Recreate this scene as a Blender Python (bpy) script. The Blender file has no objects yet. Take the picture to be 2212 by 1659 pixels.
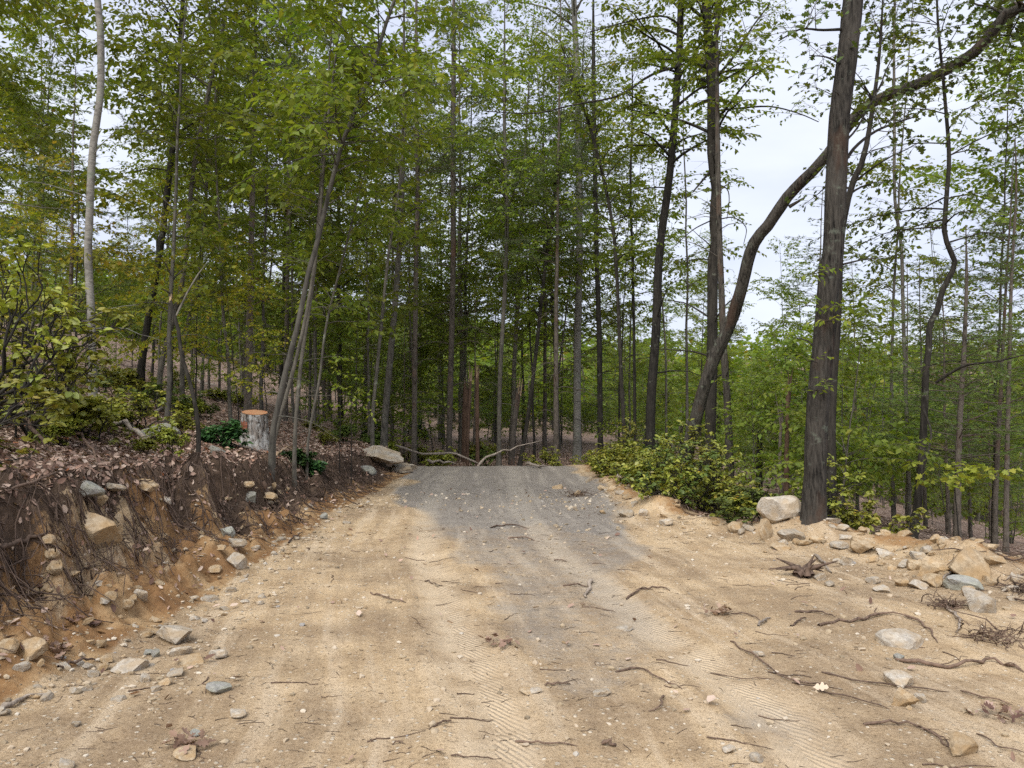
import bpy, bmesh, math, random
import numpy as np
from mathutils import Vector

SC = bpy.context.scene
COL = SC.collection
R = math.radians
random.seed(11)
RNG = np.random.default_rng(11)

# ------------------------------------------------------------------ camera
CAM_H = 1.6
FPX = 769.0            # focal length in pixels of a 1024 px wide picture
PITCH = math.atan(20 / FPX)
cam = bpy.data.cameras.new('camera')
cam_o = bpy.data.objects.new('camera', cam)
COL.objects.link(cam_o)
cam.sensor_width = 36
cam.lens = 36 * FPX / 1024
cam.clip_end = 2000
cam_o.location = (0, 0, CAM_H)
cam_o.rotation_euler = (R(90) + PITCH, 0, 0)
SC.camera = cam_o

# ------------------------------------------------------------------ sky
SUN_EL, SUN_AZ = 50, 205
w = bpy.data.worlds.new('World')
SC.world = w
w.use_nodes = True
nt = w.node_tree
nt.nodes.clear()
out = nt.nodes.new('ShaderNodeOutputWorld')
mixs = nt.nodes.new('ShaderNodeMixShader')
bg1 = nt.nodes.new('ShaderNodeBackground')
bg2 = nt.nodes.new('ShaderNodeBackground')
sky = nt.nodes.new('ShaderNodeTexSky')
sky.sky_type = 'NISHITA'
sky.sun_disc = False
sky.sun_elevation = R(SUN_EL)
sky.sun_rotation = R(SUN_AZ)
bg1.inputs['Strength'].default_value = 0.05
nt.links.new(sky.outputs[0], bg1.inputs['Color'])
tc = nt.nodes.new('ShaderNodeTexCoord')
mp = nt.nodes.new('ShaderNodeMapping')
mp.inputs['Scale'].default_value = (1.0, 1.0, 3.0)
no = nt.nodes.new('ShaderNodeTexNoise')
no.inputs['Scale'].default_value = 2.6
no.inputs['Detail'].default_value = 6
no.inputs['Roughness'].default_value = 0.52
cr = nt.nodes.new('ShaderNodeValToRGB')
cr.color_ramp.elements[0].position = 0.32
cr.color_ramp.elements[0].color = (0.64, 0.69, 0.86, 1)
cr.color_ramp.elements[1].position = 0.68
cr.color_ramp.elements[1].color = (0.84, 0.88, 0.98, 1)
nt.links.new(tc.outputs['Generated'], mp.inputs[0])
nt.links.new(mp.outputs[0], no.inputs['Vector'])
nt.links.new(no.outputs['Fac'], cr.inputs[0])
nt.links.new(cr.outputs[0], bg2.inputs['Color'])
bg2.inputs['Strength'].default_value = 0.41
mixs.inputs[0].default_value = 0.9
nt.links.new(bg1.outputs[0], mixs.inputs[1])
nt.links.new(bg2.outputs[0], mixs.inputs[2])
nt.links.new(mixs.outputs[0], out.inputs['Surface'])

# ------------------------------------------------------------------ sun, softened by the cloud
sl = bpy.data.lights.new('sun', 'SUN')
sl.energy = 1.5
sl.angle = R(50)
sl.color = (1.0, 0.96, 0.9)
so = bpy.data.objects.new('sun', sl)
COL.objects.link(so)
az, el = R(SUN_AZ), R(SUN_EL)
sd = Vector((math.sin(az) * math.cos(el), math.cos(az) * math.cos(el), math.sin(el)))
so.rotation_euler = sd.to_track_quat('Z', 'Y').to_euler()

SC.view_settings.view_transform = 'Standard'
SC.view_settings.look = 'None'
SC.view_settings.gamma = 1
SC.view_settings.exposure = 1.6
SC.cycles.max_bounces = 4
SC.cycles.diffuse_bounces = 2
SC.cycles.transmission_bounces = 2
SC.cycles.use_adaptive_sampling = True
SC.cycles.adaptive_threshold = 0.02
SC.cycles.use_denoising = False
SC.cycles.transparent_max_bounces = 4

# ------------------------------------------------------------------ mesh helpers
def nrm(a):
    return a / np.maximum(np.linalg.norm(a, axis=-1, keepdims=True), 1e-9)

def build_mesh(name, parts, mats, smooth=True):
    """parts: list of (V, F, material index, per-vertex random)"""
    V, L, S, MI, RD = [], [], [], [], []
    off = lo = 0
    for (v, f, mi, rd) in parts:
        v = np.asarray(v, dtype=np.float32).reshape(-1, 3)
        f = np.asarray(f, dtype=np.int64)
        if len(f) == 0:
            continue
        k = f.shape[1]
        V.append(v); L.append((f + off).ravel())
        S.append(lo + np.arange(len(f)) * k)
        MI.append(np.full(len(f), mi, dtype=np.int32))
        RD.append(np.broadcast_to(np.asarray(rd, dtype=np.float32), (len(v),)))
        off += len(v); lo += f.size
    V = np.concatenate(V); L = np.concatenate(L); S = np.concatenate(S)
    MI = np.concatenate(MI); RD = np.concatenate(RD)
    me = bpy.data.meshes.new(name)
    me.vertices.add(len(V)); me.loops.add(len(L)); me.polygons.add(len(S))
    me.vertices.foreach_set('co', V.astype(np.float32).ravel())
    me.loops.foreach_set('vertex_index', L.astype(np.int32))
    me.polygons.foreach_set('loop_start', S.astype(np.int32))
    me.polygons.foreach_set('material_index', MI)
    me.polygons.foreach_set('use_smooth', np.full(len(S), smooth))
    at = me.attributes.new('rnd', 'FLOAT', 'POINT')
    at.data.foreach_set('value', RD.astype(np.float32))
    me.update(calc_edges=True)
    for m in mats:
        me.materials.append(m)
    return me

def link(name, me, parent=None, loc=None):
    o = bpy.data.objects.new(name, me)
    COL.objects.link(o)
    if loc is not None:
        o.location = loc
    if parent is not None:
        o.parent = parent
    return o

def tag(o, label=None, cat=None, group=None, kind=None):
    if label: o['label'] = label
    if cat: o['category'] = cat
    if group: o['group'] = group
    if kind: o['kind'] = kind
    return o

def thing(name, label, cat, loc=(0, 0, 0), rz=0, group=None):
    o = bpy.data.objects.new(name, None)
    COL.objects.link(o)
    o.empty_display_size = 0.1
    o.location = loc
    o.rotation_euler = (0, 0, rz)
    return tag(o, label, cat, group)

def copy_tree(root, loc, rz, sc=1.0, label=None, group=None):
    r = root.copy(); COL.objects.link(r)
    r.location = loc; r.rotation_euler = (0, 0, rz); r.scale = (sc, sc, sc)
    if label: r['label'] = label
    if group: r['group'] = group
    for ch in root.children:
        c = ch.copy(); COL.objects.link(c); c.parent = r
    return r

def tubes(P, Rd, k=5, ridge=0.0, wob=0.0, rng=RNG):
    """N tubes of M points each. P (N,M,3), Rd (N,M) -> V, F(quads)"""
    P = np.asarray(P, float); Rd = np.asarray(Rd, float)
    if P.ndim == 2:
        P = P[None]; Rd = Rd[None]
    N, M, _ = P.shape
    T = np.empty_like(P)
    T[:, 1:-1] = P[:, 2:] - P[:, :-2]
    T[:, 0] = P[:, 1] - P[:, 0]
    T[:, -1] = P[:, -1] - P[:, -2]
    T = nrm(T)
    mean = nrm(P[:, -1] - P[:, 0])
    ref = np.where((np.abs(mean[:, 2]) > 0.75)[:, None], np.array([[1.0, 0.13, 0]]), np.array([[0.05, 0.02, 1.0]]))
    A = nrm(np.cross(T, ref[:, None, :]))
    B = np.cross(T, A)
    ang = np.arange(k) * 2 * math.pi / k
    rr = Rd[:, :, None] * (1 + wob * rng.standard_normal((N, M, k)) + (ridge * rng.standard_normal((N, 1, k)) if ridge else 0))
    V = P[:, :, None, :] + rr[..., None] * (A[:, :, None, :] * np.cos(ang)[None, None, :, None] + B[:, :, None, :] * np.sin(ang)[None, None, :, None])
    i = np.arange(M - 1)[:, None]; j = np.arange(k)[None, :]
    q = np.stack([i * k + j, i * k + (j + 1) % k, (i + 1) * k + (j + 1) % k, (i + 1) * k + j], -1).reshape(-1, 4)
    F = (q[None] + (np.arange(N) * M * k)[:, None, None]).reshape(-1, 4)
    return V.reshape(-1, 3), F

def spline(pts, n):
    """Catmull-Rom resample of a polyline to n points"""
    p = np.asarray(pts, float)
    if len(p) < 3:
        t = np.linspace(0, 1, n)[:, None]
        return p[0] + (p[-1] - p[0]) * t
    q = np.vstack([2 * p[0] - p[1], p, 2 * p[-1] - p[-2]])
    d = np.r_[0, np.cumsum(np.linalg.norm(np.diff(p, axis=0), axis=1))]
    t = np.linspace(0, d[-1], n)
    i = np.clip(np.searchsorted(d, t, side='right') - 1, 0, len(p) - 2)
    u = ((t - d[i]) / np.maximum(d[i + 1] - d[i], 1e-9))[:, None]
    a, b, c, e = q[i], q[i + 1], q[i + 2], q[i + 3]
    return 0.5 * (2 * b + (c - a) * u + (2 * a - 5 * b + 4 * c - e) * u ** 2 + (3 * b - a - 3 * c + e) * u ** 3)

# leaf outlines as strips: (position along the leaf, half width)
OVATE = [(0, 0.0), (0.42, 0.5), (1, 0.0)]
LANCE = [(0, 0.0), (0.35, 0.42), (0.7, 0.38), (1, 0.0)]
OAK = [(0, 0.02), (0.16, 0.15), (0.27, 0.42), (0.37, 0.44), (0.45, 0.2), (0.57, 0.6), (0.67, 0.56), (0.74, 0.24), (0.88, 0.34), (1, 0.0)]
MAPLE = [(0, 0.02), (0.1, 0.55), (0.3, 0.35), (0.5, 0.85), (0.62, 0.3), (0.78, 0.36), (1, 0.0)]

def leaves(P, D, N, L, W, prof, curl=0.12, fold=0.25, rnd=None, rng=RNG):
    """leaf blades: base P, direction D, face normal N, length L, width W"""
    n = len(P)
    D = nrm(D); S = nrm(np.cross(D, N)); U = np.cross(S, D)
    mid, lef, rig = [], [], []
    for (t, h) in prof:
        c = P + D * (L * t)[:, None] - U * (L * curl * t * t)[:, None]
        mid.append(c)
        if 0.03 < h:
            off = S * (W * h)[:, None] + U * (W * h * fold)[:, None]
            off2 = -S * (W * h)[:, None] + U * (W * h * fold)[:, None]
            lef.append(c + off); rig.append(c + off2)
        else:
            lef.append(None); rig.append(None)
    V = []; idx = {}
    for i in range(len(prof)):
        idx[('m', i)] = len(V); V.append(mid[i])
        if lef[i] is not None:
            idx[('l', i)] = len(V); V.append(lef[i])
            idx[('r', i)] = len(V); V.append(rig[i])
    tri = []
    for i in range(len(prof) - 1):
        for sd_, flip in (('l', False), ('r', True)):
            a, b = idx[('m', i)], idx[('m', i + 1)]
            c, d = idx.get((sd_, i)), idx.get((sd_, i + 1))
            fs = []
            if c is None and d is not None: fs = [(a, d, b)]
            elif c is not None and d is None: fs = [(a, c, b)]
            elif c is not None: fs = [(a, c, d), (a, d, b)]
            tri += [f[::-1] if flip else f for f in fs]
    V = np.stack(V, 1); m = V.shape[1]
    F = (np.array(tri)[None] + (np.arange(n) * m)[:, None, None]).reshape(-1, 3)
    if rnd is None:
        rnd = rng.random(n)
    return V.reshape(-1, 3), F, np.repeat(rnd, m)

# ------------------------------------------------------------------ noise on the CPU
def _hash(ix, iy, s):
    h = (ix * 374761393 + iy * 668265263 + s * 1442695041) & 0xFFFFFFFF
    h = ((h ^ (h >> 13)) * 1274126177) & 0xFFFFFFFF
    return ((h ^ (h >> 16)) & 0xFFFFFF) / float(0xFFFFFF)

def vnoise(x, y, s=0):
    x = np.asarray(x, float); y = np.asarray(y, float)
    ix = np.floor(x).astype(np.int64); iy = np.floor(y).astype(np.int64)
    fx = x - ix; fy = y - iy
    fx = fx * fx * (3 - 2 * fx); fy = fy * fy * (3 - 2 * fy)
    a = _hash(ix, iy, s); b = _hash(ix + 1, iy, s); c = _hash(ix, iy + 1, s); d = _hash(ix + 1, iy + 1, s)
    return (a + (b - a) * fx) * (1 - fy) + (c + (d - c) * fx) * fy - 0.5

def fbm(x, y, s=0, o=4):
    r = 0; a = 1.0
    for i in range(o):
        r = r + a * vnoise(np.asarray(x) * 2 ** i + 17.3 * i, np.asarray(y) * 2 ** i - 9.1 * i, s + i)
        a *= 0.5
    return r

def sst(a, b, x):
    t = np.clip((np.asarray(x, float) - a) / (b - a), 0, 1)
    return t * t * (3 - 2 * t)

# ------------------------------------------------------------------ the lie of the land
def x_foot(Y):          # foot of the cut bank, left
    return -2.72 + 0.35 * sst(10, 19, Y) + 0.22 * fbm(np.asarray(Y) * 0.6, 3.1, 5, 3) - 0.9 * sst(19.5, 26, Y)
def bank_h(Y):
    return np.interp(Y, [0, 4, 6, 9, 11.5, 14, 17, 20, 24], [1.12, 1.12, 1.02, 0.9, 0.8, 0.62, 0.5, 0.4, 0.3])
def bank_w(Y):
    return np.interp(Y, [0, 6, 9, 12, 16, 20, 24], [0.95, 0.95, 0.95, 0.95, 0.9, 0.7, 1.2]) + 0.25 * fbm(np.asarray(Y) * 0.9, 7.7, 9, 3)
def x_right(Y):         # right-hand edge of the clearing
    return np.interp(Y, [0, 4, 5.5, 6.9, 8.2, 8.9, 10, 11.2, 13, 19, 22, 30], [6.2, 5.6, 5.0, 4.5, 3.95, 3.45, 2.6, 1.98, 1.75, 1.65, 1.9, 2.5]) + 0.25 * fbm(np.asarray(Y) * 0.8, 1.3, 21, 3)

def H(X, Y):
    X = np.asarray(X, float); Y = np.asarray(Y, float)
    z = 0.035 * fbm(X * 0.7, Y * 0.7, 1, 3) + 0.02 * fbm(X * 3, Y * 3, 2, 2) + 0.012 * fbm(X * 11, Y * 11, 3, 2)
    z = z - 0.32 * sst(19.2, 22.0, Y) + 0.05 * sst(15, 19, Y) * (1 - sst(19.2, 20, Y))
    # ruts
    tc_ = track_c(Y)
    near = 1 - sst(17, 20, Y)
    for off in (-0.72, 0.72):
        z = z - 0.02 * near * np.exp(-((X - tc_ - off) / 0.14) ** 2)
        z = z + 0.012 * near * np.exp(-((np.abs(X - tc_ - off) - 0.27) / 0.07) ** 2)
    # left bank and hillside
    xf = x_foot(Y); bw = bank_w(Y); bh = bank_h(Y)
    s = (xf - X) / bw
    rough = fbm(X * 2.3, Y * 2.3, 31, 4)
    edge = s + 0.28 * rough
    face = 0.22 * sst(-0.25, 0.5, edge) + 0.78 * sst(0.42, 0.98, edge)
    onface = sst(-0.1, 0.25, s) * (1 - sst(0.95, 1.5, s))
    zl = bh * face + onface * bh * (0.26 * fbm(X * 4.5, Y * 4.5, 41, 5) + 0.11 * fbm(X * 12, Y * 12, 44, 3))
    up = np.maximum(xf - bw - X, 0)
    slope = 0.27 * up * (1 - 0.35 * sst(15, 60, up))
    slope = np.minimum(slope, 6.5 + 0.02 * up)
    zl = zl + slope + 0.35 * sst(0.3, 3, up) * fbm(X * 0.25, Y * 0.25, 51, 4) + 0.06 * sst(0, 0.6, up) * fbm(X * 2, Y * 2, 53, 3)
    z = z + zl
    # right berm and falling ground
    xr = x_right(Y)
    q = X - xr
    bermh = 0.16 * (1 - sst(12, 20, Y)) + 0.05 + 0.16 * np.exp(-((Y - 7.0) / 1.6) ** 2)
    z = z + bermh * np.exp(-((q - 0.2) / 0.5) ** 2) * (0.7 + 1.2 * fbm(X * 1.5, Y * 1.5, 61, 3))
    qq = np.maximum(q - 0.3, 0)
    near_fall = 0.10 + 0.05 * (1 - sst(9, 14, Y))
    fall = near_fall * np.minimum(qq, 4) + 0.23 * np.clip(qq - 4, 0, 26) + 0.03 * np.clip(qq - 30, 0, 100)
    z = z - fall + 0.3 * sst(0.5, 4, qq) * fbm(X * 0.3, Y * 0.3, 71, 4) + 0.05 * sst(0, 1, qq) * fbm(X * 2, Y * 2, 73, 3)
    # ridge far away
    far = np.hypot(X, Y)
    z = z + 26 * sst(120, 330, far) + 6 * sst(90, 300, far) * fbm(X * 0.012, Y * 0.012, 81, 3)
    return z

def track_c(Y):
    return np.interp(Y, [0, 3.9, 5.6, 8.4, 12, 20], [0.78, 0.63, 0.28, -0.25, -0.6, -0.75])

S22 = 1024 / 2212.0
def ray(px, py):
    u = (px * S22 - 512) / FPX; v = (384 - py * S22) / FPX
    return np.array([u, math.cos(PITCH) - v * math.sin(PITCH), math.sin(PITCH) + v * math.cos(PITCH)])
def at(px, py, Y):
    d = ray(px, py)
    return np.array([0, 0, CAM_H]) + d * (Y / d[1])
_TS = np.geomspace(2.2, 200, 1500)
def hit(px, py):
    d = ray(px, py); d = d / d[1]
    X = d[0] * _TS; Z = CAM_H + d[2] * _TS
    g = Z - H(X, _TS)
    i = int(np.argmax(g < 0)) if (g < 0).any() else len(_TS) - 1
    i = max(i, 1)
    t = _TS[i - 1] + (_TS[i] - _TS[i - 1]) * np.clip(g[i - 1] / (g[i - 1] - g[i] + 1e-9), 0, 1)
    x = d[0] * t
    return np.array([x, t, float(H(x, t))])
def px_m(px, Y):        # metres spanned by px picture units at distance Y
    return px * S22 * Y / FPX
def gnd(x, y):
    return np.array([x, y, float(H(x, y))])

# ------------------------------------------------------------------ materials
class MN:
    def __init__(self, name):
        self.m = bpy.data.materials.new(name); self.m.use_nodes = True
        self.t = self.m.node_tree; self.t.nodes.clear()
        self.out = self.n('ShaderNodeOutputMaterial')
    def n(self, k, **kw):
        x = self.t.nodes.new(k)
        for a, b in kw.items():
            setattr(x, a, b)
        return x
    def l(self, a, b):
        self.t.links.new(a, b)
    def noise(self, vec, scale, detail=4, rough=0.55, dist=0.0):
        x = self.n('ShaderNodeTexNoise')
        x.inputs['Scale'].default_value = scale; x.inputs['Detail'].default_value = detail
        x.inputs['Roughness'].default_value = rough; x.inputs['Distortion'].default_value = dist
        if vec is not None: self.l(vec, x.inputs['Vector'])
        return x.outputs['Fac']
    def voro(self, vec, scale, feat='F1', out='Distance', rnd=1.0):
        x = self.n('ShaderNodeTexVoronoi', feature=feat)
        x.inputs['Scale'].default_value = scale
        x.inputs['Randomness'].default_value = rnd
        if vec is not None: self.l(vec, x.inputs['Vector'])
        return x.outputs[out]
    def map(self, vec, scale=(1, 1, 1), rot=(0, 0, 0)):
        x = self.n('ShaderNodeMapping')
        x.inputs['Scale'].default_value = scale; x.inputs['Rotation'].default_value = rot
        self.l(vec, x.inputs['Vector'])
        return x.outputs[0]
    def ramp(self, fac, stops, interp='LINEAR'):
        x = self.n('ShaderNodeValToRGB')
        e = x.color_ramp.elements
        x.color_ramp.interpolation = interp
        while len(e) < len(stops): e.new(0.5)
        for el_, (p, c) in zip(e, stops):
            el_.position = p
            el_.color = (c, c, c, 1) if isinstance(c, (int, float)) else (*c, 1)
        self.l(fac, x.inputs[0])
        return x.outputs[0]
    def mix(self, fac, a, b, mode='MIX'):
        x = self.n('ShaderNodeMix', data_type='RGBA', blend_type=mode)
        for s_, v in ((x.inputs[0], fac), (x.inputs[6], a), (x.inputs[7], b)):
            if isinstance(v, (int, float)): s_.default_value = v
            elif isinstance(v, tuple): s_.default_value = (*v, 1)
            else: self.l(v, s_)
        return x.outputs[2]
    def math(self, op, a, b=None, clamp=False):
        x = self.n('ShaderNodeMath', operation=op, use_clamp=clamp)
        for s_, v in ((x.inputs[0], a), (x.inputs[1], b)):
            if v is None: continue
            if isinstance(v, (int, float)): s_.default_value = v
            else: self.l(v, s_)
        return x.outputs[0]
    def bump(self, h, strength=0.5, dist=0.02, normal=None):
        x = self.n('ShaderNodeBump')
        x.inputs['Strength'].default_value = strength; x.inputs['Distance'].default_value = dist
        self.l(h, x.inputs['Height'])
        if normal is not None: self.l(normal, x.inputs['Normal'])
        return x.outputs[0]
    def bsdf(self, col, rough=0.85, normal=None, spec=0.25):
        x = self.n('ShaderNodeBsdfPrincipled')
        if isinstance(col, tuple): x.inputs['Base Color'].default_value = (*col, 1)
        else: self.l(col, x.inputs['Base Color'])
        if isinstance(rough, (int, float)): x.inputs['Roughness'].default_value = rough
        else: self.l(rough, x.inputs['Roughness'])
        x.inputs['Specular IOR Level'].default_value = spec
        if normal is not None: self.l(normal, x.inputs['Normal'])
        self.l(x.outputs[0], self.out.inputs['Surface'])
        return x
    def attr(self, name, out='Fac'):
        x = self.n('ShaderNodeAttribute', attribute_name=name)
        return x.outputs[out]
    def obj(self):
        return self.n('ShaderNodeTexCoord').outputs['Object']
    def pos(self):
        return self.n('ShaderNodeNewGeometry').outputs['Position']
    def orand(self):
        return self.n('ShaderNodeObjectInfo').outputs['Random']

def leaf_mat(name, stops, trans=0.48, rough=0.5, spec=0.3):
    k = MN(name)
    r = k.attr('rnd')
    c = k.ramp(r, stops)
    hs = k.n('ShaderNodeHueSaturation')
    k.l(c, hs.inputs['Color'])
    o = k.orand()
    k.l(k.math('ADD', k.math('MULTIPLY', o, 0.03), 0.485), hs.inputs['Hue'])
    k.l(k.math('ADD', k.math('MULTIPLY', o, 0.5), 0.78), hs.inputs['Value'])
    c = hs.outputs[0]
    p = k.n('ShaderNodeBsdfPrincipled')
    k.l(c, p.inputs['Base Color'])
    p.inputs['Roughness'].default_value = rough
    p.inputs['Specular IOR Level'].default_value = spec
    t = k.n('ShaderNodeBsdfTranslucent')
    k.l(k.mix(1.0, c, (1.25, 1.25, 0.55), 'MULTIPLY'), t.inputs['Color'])
    m = k.n('ShaderNodeMixShader'); m.inputs[0].default_value = trans
    k.l(p.outputs[0], m.inputs[1]); k.l(t.outputs[0], m.inputs[2])
    k.l(m.outputs[0], k.out.inputs['Surface'])
    return k.m

G1 = [(0.0, (0.1, 0.15, 0.022)), (0.45, (0.155, 0.205, 0.028)), (0.8, (0.205, 0.245, 0.036)), (0.96, (0.25, 0.25, 0.04)), (1.0, (0.24, 0.15, 0.03))]
M_LEAF = leaf_mat('leaf_green', G1)
M_LEAFY = leaf_mat('leaf_yellowing', [(0, (0.19, 0.24, 0.025)), (0.6, (0.29, 0.3, 0.03)), (0.88, (0.38, 0.31, 0.04)), (1, (0.4, 0.24, 0.04))])
M_LEAFB = leaf_mat('leaf_bright', [(0, (0.19, 0.26, 0.03)), (0.6, (0.27, 0.31, 0.04)), (1, (0.34, 0.33, 0.06))], 0.4)
M_OAK = leaf_mat('leaf_oak', [(0, (0.055, 0.09, 0.02)), (0.6, (0.09, 0.125, 0.025)), (1, (0.13, 0.16, 0.03))], 0.28)
M_LAUREL = leaf_mat('leaf_laurel', [(0, (0.12, 0.15, 0.022)), (0.4, (0.2, 0.22, 0.033)), (0.8, (0.3, 0.295, 0.05)), (0.97, (0.36, 0.3, 0.06)), (1, (0.55, 0.3, 0.03))], 0.25, 0.38, 0.45)
M_DARKLEAF = leaf_mat('leaf_dark_evergreen', [(0, (0.02, 0.05, 0.018)), (0.6, (0.04, 0.085, 0.025)), (1, (0.07, 0.13, 0.03))], 0.12, 0.35, 0.5)
M_PINE = leaf_mat('needle_pine', [(0, (0.07, 0.1, 0.035)), (0.6, (0.1, 0.135, 0.05)), (1, (0.13, 0.16, 0.06))], 0.25)
M_HEM = leaf_mat('needle_young', [(0, (0.07, 0.11, 0.025)), (0.6, (0.11, 0.155, 0.035)), (1, (0.15, 0.19, 0.04))], 0.3)
M_LITTER = leaf_mat('dry_leaf', [(0, (0.11, 0.065, 0.047)), (0.3, (0.24, 0.155, 0.115)), (0.65, (0.39, 0.275, 0.21)), (0.95, (0.55, 0.44, 0.35)), (1, (0.3, 0.1, 0.03))], 0.1, 0.75, 0.15)

def bark_mat(name, dark, light, vs=3.0, hs=22, lichen=None, lich_amt=0.55, bump=0.7, red=None):
    k = MN(name)
    p = k.obj()
    mv = k.map(p, (hs, hs, vs))
    n1 = k.noise(mv, 1.0, 6, 0.7, 0.15)
    n2 = k.noise(p, 2.2, 4, 0.6)
    c = k.ramp(n1, [(0.38, dark), (0.6, light)])
    c = k.mix(k.ramp(n2, [(0.4, 0.0), (0.7, 0.55)]), c, tuple(x * 1.35 for x in light))
    if lichen:
        n3 = k.noise(p, 5.5, 5, 0.7)
        c = k.mix(k.ramp(n3, [(lich_amt, 0.0), (lich_amt + 0.1, 0.75)]), c, lichen)
    if red:
        n4 = k.noise(k.map(p, (3, 3, 1.3)), 1.0, 4, 0.6)
        c = k.mix(k.ramp(n4, [(0.54, 0.0), (0.66, 0.6)]), c, red)
    o = k.orand()
    c = k.mix(1.0, c, k.ramp(o, [(0, (0.72, 0.72, 0.72)), (1, (1.2, 1.17, 1.12))]), 'MULTIPLY')
    k.bsdf(c, 0.9, k.bump(n1, bump, 0.02), 0.15)
    return k.m

B_GREY = bark_mat('bark_grey', (0.05, 0.046, 0.04), (0.13, 0.12, 0.1), 4, 14, (0.25, 0.27, 0.21), 0.58, 0.3)
B_BIRCH = bark_mat('bark_pale', (0.1, 0.095, 0.082), (0.28, 0.265, 0.235), 26, 12, (0.24, 0.27, 0.2), 0.56, 0.45)
B_DARK = bark_mat('bark_dark', (0.011, 0.01, 0.009), (0.042, 0.038, 0.032), 4, 30, (0.17, 0.18, 0.14), 0.6, 0.7)
B_OAK = bark_mat('bark_oak', (0.009, 0.008, 0.007), (0.08, 0.072, 0.061), 5, 34, (0.16, 0.18, 0.14), 0.58, 1.0, (0.085, 0.05, 0.034))
B_PINE = bark_mat('bark_pine', (0.045, 0.039, 0.033), (0.13, 0.112, 0.094), 8, 18, (0.2, 0.21, 0.17), 0.62, 0.7, (0.14, 0.07, 0.045))
B_SNAG = bark_mat('bark_snag', (0.05, 0.03, 0.022), (0.12, 0.078, 0.055), 2, 22, None, 0.6, 0.6)
M_TWIG = bark_mat('twig_wood', (0.04, 0.032, 0.026), (0.1, 0.08, 0.065), 10, 10, None, 0.6, 0.2)
M_DEAD = bark_mat('dead_wood', (0.12, 0.1, 0.085), (0.34, 0.29, 0.24), 6, 30, (0.3, 0.31, 0.27), 0.6, 0.5)
M_DEADD = bark_mat('dead_wood_dark', (0.05, 0.035, 0.027), (0.15, 0.105, 0.08), 8, 30, None, 0.6, 0.5)
M_SPLINT = bark_mat('fresh_wood', (0.2, 0.135, 0.085), (0.42, 0.31, 0.21), 3, 40, None, 0.6, 0.4)

def rock_mat(name, a, b, c_, stain=None):
    k = MN(name)
    p = k.obj()
    n1 = k.noise(p, 3.0, 8, 0.62, 0.4); n2 = k.noise(p, 22, 5, 0.7); n3 = k.noise(p, 1.1, 3, 0.5)
    col = k.ramp(n1, [(0.3, a), (0.5, b), (0.72, c_)])
    col = k.mix(k.ramp(n2, [(0.56, 0.0), (0.66, 0.5)]), col, tuple(x * 0.45 for x in a))
    if stain:
        col = k.mix(k.ramp(n3, [(0.42, 0.0), (0.6, 0.75)]), col, stain)
        col = k.mix(k.ramp(k.noise(p, 7, 5, 0.7), [(0.5, 0.0), (0.66, 0.55)]), col, tuple(x * 0.7 for x in stain))
    o = k.orand()
    col = k.mix(1.0, col, k.ramp(o, [(0, (0.75, 0.73, 0.7)), (1, (1.12, 1.12, 1.12))]), 'MULTIPLY')
    k.bsdf(col, 0.88, k.bump(k.mix(0.5, n1, n2), 0.5, 0.03), 0.2)
    return k.m
M_ROCK_T = rock_mat('rock_tan', (0.26, 0.2, 0.13), (0.42, 0.33, 0.22), (0.55, 0.46, 0.33), (0.36, 0.24, 0.12))
M_ROCK_W = rock_mat('rock_white', (0.28, 0.25, 0.21), (0.43, 0.39, 0.33), (0.56, 0.52, 0.45), (0.38, 0.29, 0.185))
M_ROCK_G = rock_mat('rock_grey', (0.15, 0.15, 0.14), (0.29, 0.285, 0.265), (0.42, 0.41, 0.38), (0.3, 0.3, 0.24))

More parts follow.
